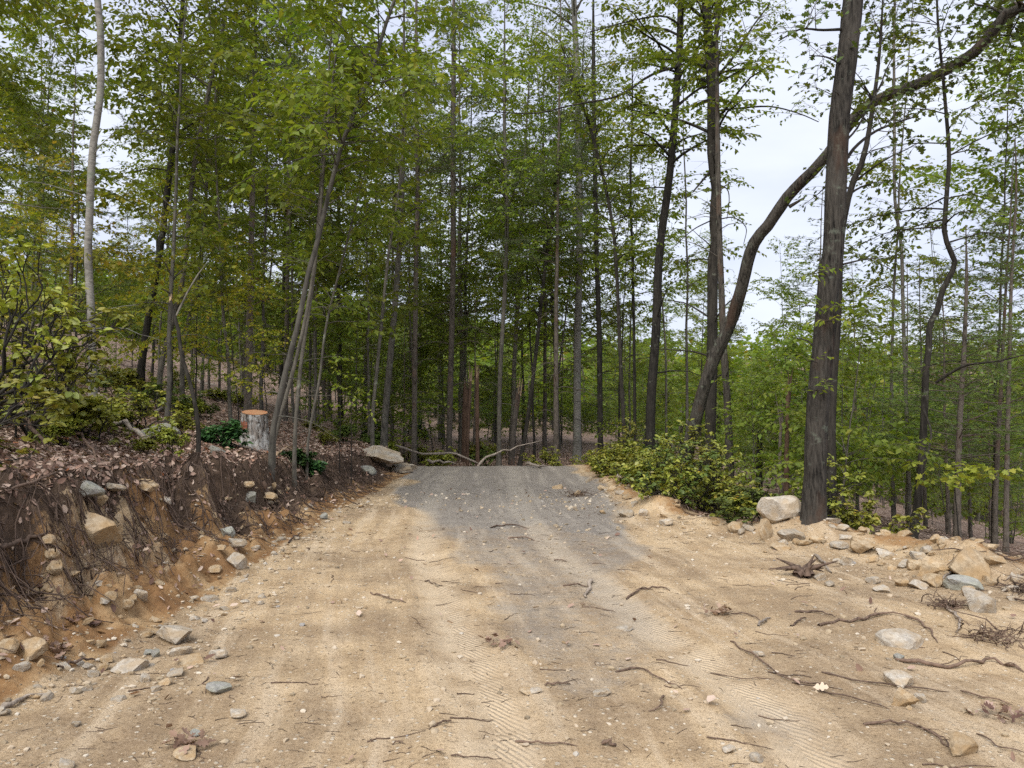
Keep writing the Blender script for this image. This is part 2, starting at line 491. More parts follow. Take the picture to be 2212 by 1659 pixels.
# ground: zone.r gravel, zone.g bare bank soil, zone.b forest floor, zone.a dark humus; trk = tyre tracks
def ground_mat():
    k = MN('ground_earth')
    p = k.pos()
    zn = k.n('ShaderNodeAttribute', attribute_name='zone')
    sp = k.n('ShaderNodeSeparateColor'); k.l(zn.outputs['Color'], sp.inputs[0])
    zr, zg, zb = sp.outputs[0], sp.outputs[1], sp.outputs[2]
    za = zn.outputs['Alpha']
    trk = k.attr('trk'); tlat = k.attr('tlat')
    n05 = k.noise(p, 0.7, 5, 0.55); n2 = k.noise(p, 2.6, 6, 0.6); n9 = k.noise(p, 11, 6, 0.7)
    n40 = k.noise(p, 48, 5, 0.75); n150 = k.noise(p, 170, 3, 0.7)
    cx = k.n('ShaderNodeCombineXYZ'); syz = k.n('ShaderNodeSeparateXYZ'); k.l(p, syz.inputs[0])
    k.l(k.math('MULTIPLY', k.attr('lat'), 5.5), cx.inputs[0]); k.l(k.math('MULTIPLY', syz.outputs[1], 0.4), cx.inputs[1])
    nstreak = k.noise(cx.outputs[0], 1.0, 6, 0.6)
    v30 = k.voro(p, 34); v30c = k.voro(p, 34, 'F1', 'Color')
    v90 = k.voro(p, 95); v90c = k.voro(p, 95, 'F1', 'Color')
    # sand
    sand = k.ramp(n2, [(0.3, (0.37, 0.258, 0.148)), (0.5, (0.51, 0.378, 0.228)), (0.7, (0.6, 0.46, 0.295))])
    damp = k.ramp(n05, [(0.45, 0.0), (0.58, 0.85)])
    damp = k.math('MULTIPLY', damp, k.ramp(n9, [(0.3, 0.4), (0.65, 1.0)]))
    sand = k.mix(damp, sand, (0.25, 0.18, 0.115))
    sand = k.mix(k.ramp(nstreak, [(0.36, 0.42), (0.5, 0.0)]), sand, (0.25, 0.18, 0.115))
    sand = k.mix(k.ramp(nstreak, [(0.52, 0.0), (0.66, 0.6)]), sand, (0.6, 0.48, 0.335))
    sand = k.mix(k.ramp(n40, [(0.33, 0.8), (0.46, 0.0)]), sand, (0.13, 0.085, 0.048))
    sand = k.mix(k.ramp(n40, [(0.55, 0.0), (0.75, 0.55)]), sand, (0.66, 0.55, 0.41))
    sand = k.mix(k.ramp(n150, [(0.36, 0.6), (0.5, 0.0)]), sand, (0.13, 0.085, 0.045))
    gs = k.n('ShaderNodeSeparateColor'); k.l(v30c, gs.inputs[0])
    pebm = k.math('MULTIPLY', k.ramp(v30, [(0.25, 1.0), (0.42, 0.0)]), k.ramp(gs.outputs[0], [(0.82, 0.0), (0.86, 0.85)]))
    sand = k.mix(pebm, sand, k.ramp(gs.outputs[1], [(0, (0.36, 0.29, 0.2)), (1, (0.66, 0.58, 0.46))]))
    # crushed stone
    gs2 = k.n('ShaderNodeSeparateColor'); k.l(v90c, gs2.inputs[0])
    grav = k.ramp(gs2.outputs[0], [(0.0, (0.155, 0.135, 0.115)), (0.6, (0.245, 0.215, 0.183)), (0.92, (0.33, 0.295, 0.255)), (1.0, (0.5, 0.47, 0.43))])
    grav = k.mix(k.ramp(v90, [(0.3, 0.0), (0.6, 0.5)]), grav, (0.12, 0.105, 0.09))
    grav = k.mix(k.ramp(n2, [(0.35, 0.0), (0.7, 0.4)]), grav, (0.3, 0.265, 0.22))
    grav = k.mix(k.ramp(nstreak, [(0.5, 0.0), (0.66, 0.6)]), grav, (0.36, 0.32, 0.265))
    # bank earth
    soil = k.ramp(n2, [(0.3, (0.17, 0.088, 0.04)), (0.5, (0.27, 0.155, 0.07)), (0.66, (0.41, 0.28, 0.15))])
    soil = k.mix(k.ramp(n9, [(0.3, 0.7), (0.5, 0.0)]), soil, (0.1, 0.055, 0.028))
    soil = k.mix(k.ramp(n40, [(0.55, 0.0), (0.75, 0.5)]), soil, (0.46, 0.34, 0.2))
    hum = k.ramp(n9, [(0.3, (0.03, 0.021, 0.016)), (0.52, (0.085, 0.058, 0.04)), (0.72, (0.17, 0.115, 0.08))])
    hum = k.mix(k.ramp(n40, [(0.58, 0.0), (0.72, 0.5)]), hum, (0.2, 0.15, 0.115))
    # leaf litter
    vl = k.n('ShaderNodeTexVoronoi'); vl.inputs['Scale'].default_value = 17
    k.l(k.map(p, (1, 1, 0.4)), vl.inputs['Vector'])
    gl = k.n('ShaderNodeSeparateColor'); k.l(vl.outputs['Color'], gl.inputs[0])
    lit = k.ramp(gl.outputs[0], [(0, (0.1, 0.06, 0.045)), (0.35, (0.2, 0.13, 0.097)), (0.7, (0.33, 0.235, 0.18)), (1, (0.45, 0.35, 0.28))])
    lit = k.mix(k.ramp(n2, [(0.42, 0.0), (0.62, 0.6)]), lit, (0.085, 0.06, 0.042))
    # combine; ragged edges come from noise added to the masks
    def edge(mask, nz, amt, lo=0.42, hi=0.58):
        return k.ramp(k.math('ADD', mask, k.math('MULTIPLY', k.math('SUBTRACT', nz, 0.5), amt)), [(lo, 0.0), (hi, 1.0)])
    nm = k.mix(0.5, n2, n9)
    col = k.mix(edge(zr, nm, 0.9, 0.3, 0.7), sand, grav)
    col = k.mix(edge(zg, nm, 1.3), col, soil)
    col = k.mix(edge(zb, nm, 1.1), col, lit)
    col = k.mix(edge(za, k.mix(0.65, n2, n9), 2.6), col, hum)
    # tyre tread: paler pressed ridges
    sy = k.n('ShaderNodeSeparateXYZ'); k.l(p, sy.inputs[0])
    ph = k.math('ADD', k.math('MULTIPLY', sy.outputs[1], 105.0), k.math('MULTIPLY', k.math('ABSOLUTE', tlat), 170.0))
    tre = k.math('ADD', k.math('MULTIPLY', k.math('SINE', ph), 0.5), 0.5)
    tm = k.math('MULTIPLY', trk, k.ramp(n2, [(0.36, 0.35), (0.52, 1.0)]))
    col = k.mix(k.math('MULTIPLY', tm, 0.7), col, k.mix(zr, (0.58, 0.46, 0.315), (0.36, 0.32, 0.265)))
    h = k.mix(0.5, n40, n9)
    h = k.math('ADD', h, k.math('MULTIPLY', n150, 0.25))
    h = k.math('ADD', h, k.math('MULTIPLY', pebm, 0.35))
    h = k.math('ADD', h, k.math('MULTIPLY', k.math('MULTIPLY', tre, tm), 0.4))
    h = k.math('ADD', h, k.math('MULTIPLY', k.math('MULTIPLY', vl.outputs['Distance'], zb), 1.2))
    k.bsdf(col, 0.92, k.bump(h, 0.8, 0.032), 0.12)
    return k.m
M_GROUND = ground_mat()

# ------------------------------------------------------------------ the ground sheet
def grow(a, b, s0, g):
    o = [a]; s = s0; sg = 1 if b > a else -1
    while (b - o[-1]) * sg > 0:
        s *= g; o.append(o[-1] + sg * s)
    return o[1:]
xs = list(np.arange(-6.2, 7.4, 0.034))
xs = grow(xs[0], -420, 0.04, 1.13)[::-1] + xs + grow(xs[-1], 420, 0.04, 1.13)
ys = [2.2]
while ys[-1] < 23:
    ys.append(ys[-1] + max(0.026, 0.55 * ys[-1] ** 2 / 1230))
ys = grow(2.2, -60, 0.05, 1.3)[::-1] + ys + grow(ys[-1], 520, 0.25, 1.07)
GX, GY = np.meshgrid(np.array(xs), np.array(ys))
GZ = H(GX, GY)
nxg, nyg = len(xs), len(ys)
Sg = (x_foot(GY) - GX) / bank_w(GY)
Qg = GX - x_right(GY)
beyond = sst(19.6, 21.5, GY)
gl = np.interp(GY, [4.0, 4.8, 5.8, 6.9, 8.1, 11.2, 14, 19.2], [0.15, 0.0, -0.1, -0.23, -0.7, -1.35, -1.95, -2.6])
gr = np.interp(GY, [4.0, 4.8, 6.2, 8.1, 9.9, 12, 19], [0.9, 1.15, 1.25, 1.45, 1.62, 1.62, 1.5])
gl = gl + 0.55 * fbm(GX * 1.1, GY * 0.7, 95, 4); gr = gr + 0.5 * fbm(GX * 1.1 + 7, GY * 0.7, 96, 4)
lat = sst(-0.3, 0.35, GX - gl) * (1 - sst(-0.3, 0.25, GX - gr))
gstr = np.interp(GY + 1.6 * fbm(GX * 0.8, GY * 0.5, 97, 4), [3.4, 4.5, 6, 8, 9.5, 10.1, 40], [0.05, 0.4, 0.5, 0.56, 0.62, 1.0, 1.0])
z_r = lat * gstr
z_r = np.maximum(z_r, 0.48 * np.exp(-((GX - 1.25) / 0.35) ** 2 - ((GY - 3.9) / 0.3) ** 2))
z_g = sst(-0.35, 0.1, Sg) * (1 - 0.35 * sst(0.6, 1.0, Sg)) * (1 - 0.5 * sst(0, 0.5, Sg) * (fbm(GX * 1.2, GY * 1.2, 91, 2) > 0.18))
z_g = np.maximum(z_g, 0.58 * sst(-0.3, 0.2, Qg) * (1 - sst(0.8, 1.2, Qg)))
z_b = np.maximum(sst(0.95, 1.2, Sg), sst(0.35, 0.95, Qg))
z_b = np.maximum(z_b, beyond)
lowh = np.interp(GY, [2, 4.6, 5.4, 7.4, 8.6, 11, 16, 20], [0.42, 0.48, 0.78, 0.74, 0.5, 0.3, 0.15, 0.0])
z_a = sst(-0.22, 0.22, Sg - lowh + 0.45 * fbm(GX * 1.6, GY * 1.6, 98, 4)) * (1 - sst(1.0, 1.35, Sg)) * 0.78 * (1 - beyond)
z_a = np.maximum(z_a, 0.58 * sst(0.05, 0.5, Qg) * (1 - sst(0.9, 1.6, Qg)) * (1 - beyond))
tl = GX - track_c(GY)
t1 = np.where(tl < 0, tl + 0.72, tl - 0.72)
trk = np.exp(-(t1 / 0.17) ** 4) * (1 - sst(18, 19.5, GY)) * sst(2.0, 3.0, GY)
VG = np.stack([GX, GY, GZ], -1).reshape(-1, 3)
ii, jj = np.meshgrid(np.arange(nyg - 1), np.arange(nxg - 1), indexing='ij')
FG = np.stack([ii * nxg + jj, ii * nxg + jj + 1, (ii + 1) * nxg + jj + 1, (ii + 1) * nxg + jj], -1).reshape(-1, 4)
sC = Sg[:-1, :-1].ravel(); qC = Qg[:-1, :-1].ravel(); yC = GY[:-1, :-1].ravel()
is_road = (sC < 0.0) & (qC < 0.1) & (yC < 20.4)
is_bank = (sC >= 0.0) & (sC < 1.12) & (yC < 20.4)
def ground_piece(name, mask):
    f = FG[mask]
    u, inv = np.unique(f.ravel(), return_inverse=True)
    me = build_mesh(name, [(VG[u], inv.reshape(-1, 4), 0, 0.5)], [M_GROUND])
    z = np.stack([z_r.ravel()[u], z_g.ravel()[u], z_b.ravel()[u], z_a.ravel()[u]], -1).astype(np.float32)
    a = me.attributes.new('zone', 'FLOAT_COLOR', 'POINT'); a.data.foreach_set('color', z.ravel())
    a = me.attributes.new('trk', 'FLOAT', 'POINT'); a.data.foreach_set('value', trk.ravel()[u].astype(np.float32))
    a = me.attributes.new('tlat', 'FLOAT', 'POINT'); a.data.foreach_set('value', t1.ravel()[u].astype(np.float32))
    a = me.attributes.new('lat', 'FLOAT', 'POINT'); a.data.foreach_set('value', tl.ravel()[u].astype(np.float32))
    return tag(link(name, me), kind='structure')
tag(ground_piece('dirt_road', is_road), 'sandy dirt track with tyre marks and a grey gravelled stretch')
tag(ground_piece('earth_bank', is_bank), 'raw cut bank of orange soil under a dark root mat')
tag(ground_piece('forest_floor', ~(is_road | is_bank)), 'sloping forest floor covered in dry leaves')

# ------------------------------------------------------------------ stones
def rock_mesh(name, mat, seed, sub=3, cuts=9, rough=0.05, dr=(0.42, 0.82)):
    rg = np.random.default_rng(seed)
    bm = bmesh.new()
    bmesh.ops.create_icosphere(bm, subdivisions=sub, radius=1)
    V = np.array([v.co[:] for v in bm.verts])
    F = np.array([[v.index for v in f.verts] for f in bm.faces])
    bm.free()
    for _ in range(cuts):
        n = nrm(rg.standard_normal(3)); d = rg.uniform(*dr)
        e = np.maximum(V @ n - d, 0)
        V = V - e[:, None] * n
    V = V / np.abs(V).max(0)
    f1 = fbm(V[:, 0] * 2 + V[:, 2] * 1.3, V[:, 1] * 2 - V[:, 2] * 1.7, seed, 3)
    V = V * (1 + rough * 2.2 * f1[:, None])
    V += rough * 0.25 * rg.standard_normal(V.shape)
    return build_mesh(name, [(V, F, 0, 0.5)], [mat], smooth=False)
ROCKS = {}
for key, m in (('t', M_ROCK_T), ('w', M_ROCK_W), ('g', M_ROCK_G)):
    ROCKS[key] = [rock_mesh('rock', m, 100 * (ord(key) % 7) + i) for i in range(5)]

ROCKS['a'] = [rock_mesh('rock', M_ROCK_T, 900 + i, 3, 13, 0.035, (0.3, 0.62)) for i in range(5)]
ROCKS['b'] = [rock_mesh('rock', M_ROCK_W, 950 + i, 3, 13, 0.035, (0.3, 0.62)) for i in range(5)]

def rock(px, py, w_, h_, key, label, var=None, name='rock', depth=0.9, rz=None, sink=0.25, tilt=0.2, Y=None):
    """a stone whose foot is seen at (px, py), w_ by h_ picture units"""
    p = hit(px, py)
    s = float((x_foot(p[1]) - p[0]) / bank_w(p[1]))
    W = px_m(w_, p[1]) / 2; Hh = px_m(h_, p[1]) / 2 / (1 - sink * 0.5)
    if 0.15 < s < 1.1:
        q = hit(px, py - h_ / 2); W = px_m(w_, q[1]) / 2 * 1.1; Hh = px_m(h_, q[1]) / 2 * 1.1
        o = link(name, ROCKS[key][(var if var is not None else int(px + py)) % 5], loc=q + np.array([0.03, -W * 0.15, 0]))
        o.scale = (W, W * depth, Hh)
        o.rotation_euler = (random.uniform(-tilt, tilt), random.uniform(-tilt, tilt), random.uniform(-0.4, 0.4))
        return tag(o, label, 'rock')
    me = ROCKS[key][(var if var is not None else int(px + py)) % 5]
    o = link(name, me, loc=(p[0], p[1] + W * depth * 0.6, float(H(p[0], p[1] + W * depth * 0.6)) + Hh * (1 - 2 * sink)))
    o.scale = (W, W * depth, Hh)
    o.rotation_euler = (random.uniform(-tilt, tilt), random.uniform(-tilt, tilt), rz if rz is not None else random.uniform(-0.4, 0.4))
    return tag(o, label, 'boulder' if name == 'boulder' else 'rock')

for a in [
    # cut bank
    (212, 1196, 84, 88, 'a', 'large tan wedge of rock, the left of a split pair in the orange bank', 1),
    (252, 1198, 48, 96, 'a', 'narrow upright tan rock leaning on the large wedge in the orange bank', 3),
    (186, 1073, 58, 36, 'g', 'grey-white angular rock perched in the bank above the tan wedge', 2),
    (210, 1098, 34, 26, 't', 'rounded tan rock just under the grey-white perched rock', 0),
    (307, 1068, 46, 34, 'a', 'square orange-tan block set under the dark root mat', 4),
    (241, 1062, 44, 16, 'w', 'low pale stone between the perched grey rock and the orange-tan block', 1),
    (540, 1090, 30, 26, 'g', 'rounded pale grey rock in the bank right below the sawn stump', 0),
    (577, 1082, 38, 20, 't', 'tan stone beside a thick root in the dark bank', 2),
    (483, 1164, 40, 30, 'g', 'dark grey angular rock low on the bank above the white block', 3),
    (507, 1226, 44, 46, 'b', 'white upright block where the bank meets the sandy track', 4),
    (505, 1186, 46, 22, 'w', 'flat white rock leaning against the top of the white block', 1),
    (470, 1185, 34, 12, 't', 'thin flat pale slab left of the white block', 2),
    (300, 1294, 32, 40, 'b', 'upright pale block standing alone at the foot of the orange bank', 0),
    (271, 1322, 32, 22, 't', 'brown-tan cobble in front of the upright pale block', 1),
    (285, 1308, 26, 18, 't', 'small brown cobble tucked between the pale block and the tan cobble', 3),
    (233, 1302, 26, 24, 't', 'tan cobble right of the dark curved stick on the bank foot', 2),
    (92, 1286, 36, 26, 't', 'pale tan stone above the dark curved stick on the bank foot', 4),
    (60, 1284, 28, 18, 't', 'rounded tan stone left of the pale one above the curved stick', 0),
    (98, 1180, 26, 24, 't', 'small orange-tan rock under the broken root in the bank', 2),
    (106, 1206, 30, 24, 't', 'pale rock stacked under the small orange-tan one in the bank', 1),
    (115, 1240, 36, 34, 't', 'half-buried tan rock low in the bank below the two stacked stones', 3),
    (52, 1424, 64, 50, 'a', 'big tan rock with crumbling soil at the foot of the bank', 4),
    (10, 1400, 44, 38, 't', 'tan rock touching the crumbling big rock at the bank foot', 1),
    (84, 1440, 18, 18, 't', 'small pointed stone in front of the crumbling big tan rock', 0),
    # ditch at the bank foot
    (368, 1388, 98, 40, 'b', 'white wedge-shaped rock, the largest in the ditch', 2),
    (313, 1376, 30, 14, 't', 'tan stone touching the left tip of the white wedge rock', 1),
    (386, 1418, 50, 30, 'b', 'pale squarish rock just in front of the white wedge rock', 0),
    (412, 1436, 66, 16, 't', 'long flat buff slab in front of the pale squarish rock', 3),
    (466, 1424, 42, 22, 'w', 'buff angular stone at the right end of the long flat slab', 1),
    (268, 1450, 78, 36, 'b', 'blue-white angular rock between the cobbles and the buff slab', 4),
    (228, 1434, 28, 22, 't', 'rounded yellowish cobble left of the blue-white angular rock', 2),
    (219, 1450, 28, 20, 't', 'yellow-green cobble wedged against the blue-white angular rock', 0),
    (200, 1462, 34, 14, 'w', 'flat pale stone below the two yellowish cobbles', 3),
    (318, 1416, 28, 16, 'g', 'grey-brown cobble left of the pale squarish rock', 1),
    (336, 1420, 22, 20, 'g', 'small round grey cobble beside the grey-brown one', 0),
    (376, 1464, 52, 16, 'w', 'low white stone alone in front of the buff slab', 2),
    (312, 1474, 28, 20, 'w', 'white chip of rock in front of the blue-white rock', 3),
    (330, 1494, 26, 12, 'w', 'small bright white stone nearest the tyre track', 4),
    (470, 1500, 62, 22, 'g', 'flat bluish-grey stone sunk in the sand', 0),
    (508, 1550, 50, 14, 'w', 'flat whitish stone sunk in the track beside dead leaves', 1),
    (493, 1280, 30, 14, 'w', 'flat white stone right of the upright pale block', 4),
    (452, 1298, 40, 12, 'w', 'long pale stone in the sand below the flat white stone', 3),
    (463, 1245, 30, 20, 't', 'tan stone in front of the white block at the bank foot', 2),
    (417, 1592, 28, 14, 'g', 'greenish grey stone above a clump of brown leaves', 2),
    (400, 1640, 62, 18, 't', 'flat orange-tan stone under a clump of brown leaves', 3),
    (135, 1662, 48, 16, 'w', 'pale flat stone by the weathered grey branch', 1),
    (158, 1570, 24, 14, 'w', 'white pebble-like stone on the reddish soil', 0),
    # left slope
    (460, 992, 46, 30, 'g', 'pale lichen-grey rock lying in dry leaves by the stump', 2),
    (335, 955, 84, 40, 'g', 'flat pale grey outcrop beside the grey fallen log', 4),
    (130, 848, 50, 26, 'g', 'grey rock half hidden by laurel below the pale birch', 1),
    (533, 1052, 26, 14, 't', 'small tan stone in the dark root mat under the stump', 1),
    (700, 1122, 20, 14, 'g', 'small grey stone in the debris at the far bank', 0),
    (790, 1030, 44, 26, 'g', 'grey mossy rock in the bank debris before the white ledge', 3),
    # right of the clearing
    (1712, 1172, 66, 34, 'w', 'smooth pale boulder at the foot of the big oak', 0),
    (1592, 1150, 34, 26, 't', 'tan pointed rock beside the upright slab', 3),
    (1605, 1156, 20, 20, 'w', 'small white stone in front of the tan pointed rock', 2),
    (1872, 1196, 62, 34, 'a', 'tan mound-like boulder right of the big oak', 1),
    (2112, 1262, 130, 74, 'a', 'largest tan boulder on the right berm', 4),
    (2028, 1250, 66, 44, 'a', 'grey-tan boulder left of the largest berm boulder', 2),
    (2092, 1276, 84, 38, 'g', 'long dark grey rock in front of the largest berm boulder', 3),
    (1956, 1270, 40, 34, 'a', 'split tan rock with a dark crack on the right berm', 0),
    (2020, 1268, 44, 34, 't', 'orange-tan rock between the split rock and the dark grey one', 1),
    (1990, 1272, 46, 26, 'b', 'cream rock between the split tan rock and the orange-tan rock', 4),
    (2100, 1290, 34, 24, 't', 'tan cobble below the long dark grey rock', 2),
    (2136, 1324, 76, 46, 'b', 'pale rounded rock beside the heap of dead sticks', 3),
    (1906, 1280, 40, 16, 'w', 'flat white rock with a dark underside on the berm', 0),
    (1888, 1262, 32, 18, 'w', 'cream stone behind the flat white rock on the berm', 1),
    (1798, 1268, 28, 16, 'w', 'white stone beside the broken brown stump piece', 2),
    (1772, 1254, 30, 16, 'w', 'white stone touching the broken brown stump piece', 4),
    (1820, 1186, 44, 14, 'w', 'flat pale stone in front of the tan mound-like boulder', 3),
    (1690, 1188, 46, 14, 't', 'flat tan stone in front of the smooth pale boulder', 1),
    (1965, 1398, 112, 34, 'w', 'long flat cream ledge stone breaking through the sand', 3),
    (1948, 1428, 30, 18, 'g', 'grey chip under the long cream ledge stone', 1),
    (1962, 1530, 52, 42, 'a', 'squared tan stone standing on the sand, flat front', 2),
    (1990, 1518, 28, 26, 'w', 'white stone tucked behind the squared tan stone', 0),
    (1948, 1486, 74, 32, 'w', 'low white rock behind the squared tan stone', 4),
    (2085, 1632, 74, 46, 't', 'broad rounded tan rock at the end of the forked branch', 0),
    (1640, 1418, 26, 12, 'w', 'flat white stone beside the long thin twig', 1),
    (1580, 1628, 36, 18, 'w', 'white stone in the track near the curved twig', 2),
    (1638, 1646, 34, 20, 'w', 'pale stone partly buried near the curved twig', 3),
    (1350, 1118, 44, 22, 'w', 'flat pinkish-white rock at the edge of the grey gravel', 0),
    (1392, 1116, 24, 22, 'w', 'tilted white rock under the laurel at the gravel edge', 2),
    (1370, 1094, 22, 14, 'w', 'pale rock above the tilted white one under the laurel', 4),
    (1440, 1136, 34, 16, 'w', 'cream pointed stone on the berm below the laurels', 1),
    (1352, 1362, 44, 10, 'w', 'flat white stone sunk in the gravel near grey twigs', 3),
    (1296, 1505, 50, 12, 'w', 'cracked white stone flush with the track', 4),
    (1160, 1498, 36, 9, 'w', 'flat pale stone left of the cracked white one in the track', 2),
    (1140, 1500, 40, 9, 't', 'flat sand-coloured stone flush with the track', 1),
]:
    rock(a[0], a[1], a[2], a[3], a[4], a[5], a[6])
for i, (px, py, sc, lb) in enumerate([(815, 976, (0.55, 0.4, 0.2), 'long white ledge rock at the end of the track'), (868, 990, (0.3, 0.3, 0.13), 'broken white slab at the lower end of the long white ledge'), (885, 998, (0.17, 0.16, 0.09), 'small white chunk lying beyond the broken slab of the ledge')]):
    lc = at(px, py, 17.2 + 0.3 * i)
    lo_ = link('boulder', rock_mesh('boulder', M_ROCK_W, 777 + i, 3, 12, 0.1), loc=lc)
    lo_.location.z = min(lc[2], float(H(lc[0], lc[1])) + sc[2] * 0.55)
    lo_.scale = sc; lo_.rotation_euler = (0.1, 0.1, -0.1)
    tag(lo_, lb, 'boulder')
rock(1690, 1128, 96, 62, 'w', 'big pinkish boulder behind the laurels left of the big oak', 1, 'boulder', 0.8)
rock(1657, 1166, 44, 58, 't', 'thin upright slab of brown stone with a pale edge', 3, 'rock', 0.25, 0.5, 0.15, 0.1)

# the many loose stones too alike to tell apart
def small_rocks(n, sample, size, keys, label, group):
    k = 0; tries = 0
    while k < n and tries < 4000:
        tries += 1
        x, y = sample()
        if y < 3.0 or abs(x) > 0.7 * y: continue
        s = size() * (0.6 + 0.05 * y)
        key = random.choice(keys)
        if random.random() < 0.5: key = {'t': 'a', 'w': 'b', 'g': 'g'}[key]
        o = link('stone', random.choice(ROCKS[key]), loc=(x, y, float(H(x, y)) + s * 0.12))
        o.scale = (s, s * random.uniform(0.6, 1), s * random.uniform(0.4, 0.75))
        o.rotation_euler = (random.uniform(-.4, .4), random.uniform(-.4, .4), random.uniform(0, 6.3))
        tag(o, label, 'stone', group)
        k += 1
ru, rgs = random.uniform, random.gauss
def s_bank():
    y = ru(3.6, 12); s = ru(0.02, 0.72); return float(x_foot(y) - s * bank_w(y)), y
def s_foot():
    y = ru(3.4, 12) ; return float(x_foot(y)) + abs(rgs(0.05, 0.3)), y
def s_berm():
    y = ru(5.2, 15) if random.random() < 0.45 else ru(5.6, 8.8); return float(x_right(y)) + rgs(-0.05, 0.4), y
def s_road():
    y = ru(3.3, 8.5); return ru(-2, 4), y
small_rocks(62, s_bank, lambda: ru(0.025, 0.075), 'ttw', 'small loose stone stuck in the orange soil of the bank', 'small stones in the bank')
small_rocks(105, s_foot, lambda: ru(0.018, 0.062), 'ttww', 'small loose stone fallen along the foot of the bank', 'small stones along the bank foot')
small_rocks(140, s_berm, lambda: ru(0.03, 0.105), 'ttw', 'loose stone in the low ridge along the right edge of the track', 'stones of the right-hand ridge')
small_rocks(34, s_road, lambda: ru(0.012, 0.03), 'tw', 'small stone lying on the open sandy track', 'small stones on the track')

# pebbles nobody could count
def pebble_field(n, name, label):
    bm = bmesh.new(); bmesh.ops.create_icosphere(bm, subdivisions=1, radius=1)
    bv = np.array([v.co[:] for v in bm.verts]); bf = np.array([[v.index for v in f.verts] for f in bm.faces]); bm.free()
    rg = np.random.default_rng(5)
    Y = 2.8 + 11 * rg.random(n * 3) ** 1.9
    X = np.where(rg.random(n * 3) < 0.45, rg.uniform(-3.4, 5.6, n * 3),
                 np.where(rg.random(n * 3) < 0.5, x_foot(Y) + rg.normal(0, 0.45, n * 3), x_right(Y) + rg.normal(-0.25, 0.5, n * 3)))
    ok = (np.abs(X) < 0.72 * Y + 0.2) & (fbm(X * 0.9, Y * 0.9, 3, 3) + 0.25 * rg.random(n * 3) > -0.05)
    X, Y = X[ok][:n], Y[ok][:n]; n = len(X)
    s = (0.0035 + 0.022 * rg.random(n) ** 6) * (0.75 + 0.06 * Y)
    sc = np.stack([s, s * rg.uniform(0.6, 1, n), s * rg.uniform(0.35, 0.7, n)], -1)
    a = rg.uniform(0, 6.28, n)
    v = bv[None] * (1 + 0.22 * rg.standard_normal((n, len(bv), 1))) * sc[:, None]
    x = v[..., 0] * np.cos(a)[:, None] - v[..., 1] * np.sin(a)[:, None] + X[:, None]
    y = v[..., 0] * np.sin(a)[:, None] + v[..., 1] * np.cos(a)[:, None] + Y[:, None]
    z = v[..., 2] + H(X, Y)[:, None] + 0.2 * s[:, None]
    V = np.stack([x, y, z], -1).reshape(-1, 3)
    F = (bf[None] + (np.arange(n) * len(bv))[:, None, None]).reshape(-1, 3)
    k = MN('pebble'); c = k.ramp(k.attr('rnd'), [(0, (0.2, 0.16, 0.11)), (0.3, (0.33, 0.26, 0.17)), (0.7, (0.42, 0.34, 0.245)), (0.96, (0.52, 0.46, 0.37)), (1, (0.24, 0.23, 0.22))])
    k.bsdf(c, 0.9, None, 0.15)
    o = link(name, build_mesh(name, [(V, F, 0, np.repeat(rg.random(n), len(bv)))], [k.m], False))
    tag(o, label, 'gravel', kind='stuff')
pebble_field(8500, 'loose_gravel', 'fine pebbles and grit strewn over the sandy track')

# ------------------------------------------------------------------ sticks, roots and logs
def stick(pts, w_, mat, label, name='stick', lift=0.0, taper=0.55, cat=None, forks=0, Ys=None, group=None, sub=None):
    P = []
    for i, (a, b) in enumerate(pts):
        P.append(hit(a, b) if Ys is None else at(a, b, Ys[i]))
    P = np.array(P)
    n = max(8, 3 * len(pts))
    Q = spline(P, n)
    r0 = px_m(w_, P[0][1]) / 2 * (0.8 if name in ('stick', 'twig') else 1)
    if Ys is None:
        g = H(Q[:, 0], Q[:, 1])
        Q[:, 2] = np.maximum(Q[:, 2], g) + r0 * 0.6 + (0.04 if name in ('log', 'branch') else 0) + lift * np.sin(np.linspace(0, math.pi, n))
    base = Q[0].copy(); base[2] = float(H(base[0], base[1]))
    rad = r0 * np.linspace(1, taper, n) * (1 + 0.12 * RNG.standard_normal(n)); rad[-1] *= 0.4; rad[0] *= 0.8
    Q = Q - base
    Q[1:-1] += RNG.standard_normal((n - 2, 3)) * r0 * (0.1 if name == 'pole' else 0.6)
    v, f = tubes(Q, rad, 7, wob=0.08)
    parts = [(v, f, 0, 0.5)]
    for _ in range(forks):
        i = random.randint(n // 3, n - 3)
        d = nrm(Q[i + 1] - Q[i]); s_ = nrm(np.cross(d, [0, 0, 1.0])) * random.choice((-1, 1))
        L = np.linalg.norm(Q[-1] - Q[0]) * ru(0.15, 0.35)
        e = np.array([Q[i] + (d * 0.7 + s_ * 0.6) * L * t + np.array([0, 0, 0.12 * L * math.sin(t * 3)]) for t in np.linspace(0, 1, 6)])
        e[1:] += RNG.standard_normal((5, 3)) * L * 0.03
        v, f = tubes(e, rad[i] * np.linspace(0.6, 0.15, 6), 5)
        parts.append((v, f, 0, 0.5))
    o = link(name, build_mesh(name, parts, [mat]), loc=base)
    return tag(o, label, cat or name.split('_')[-1], group)

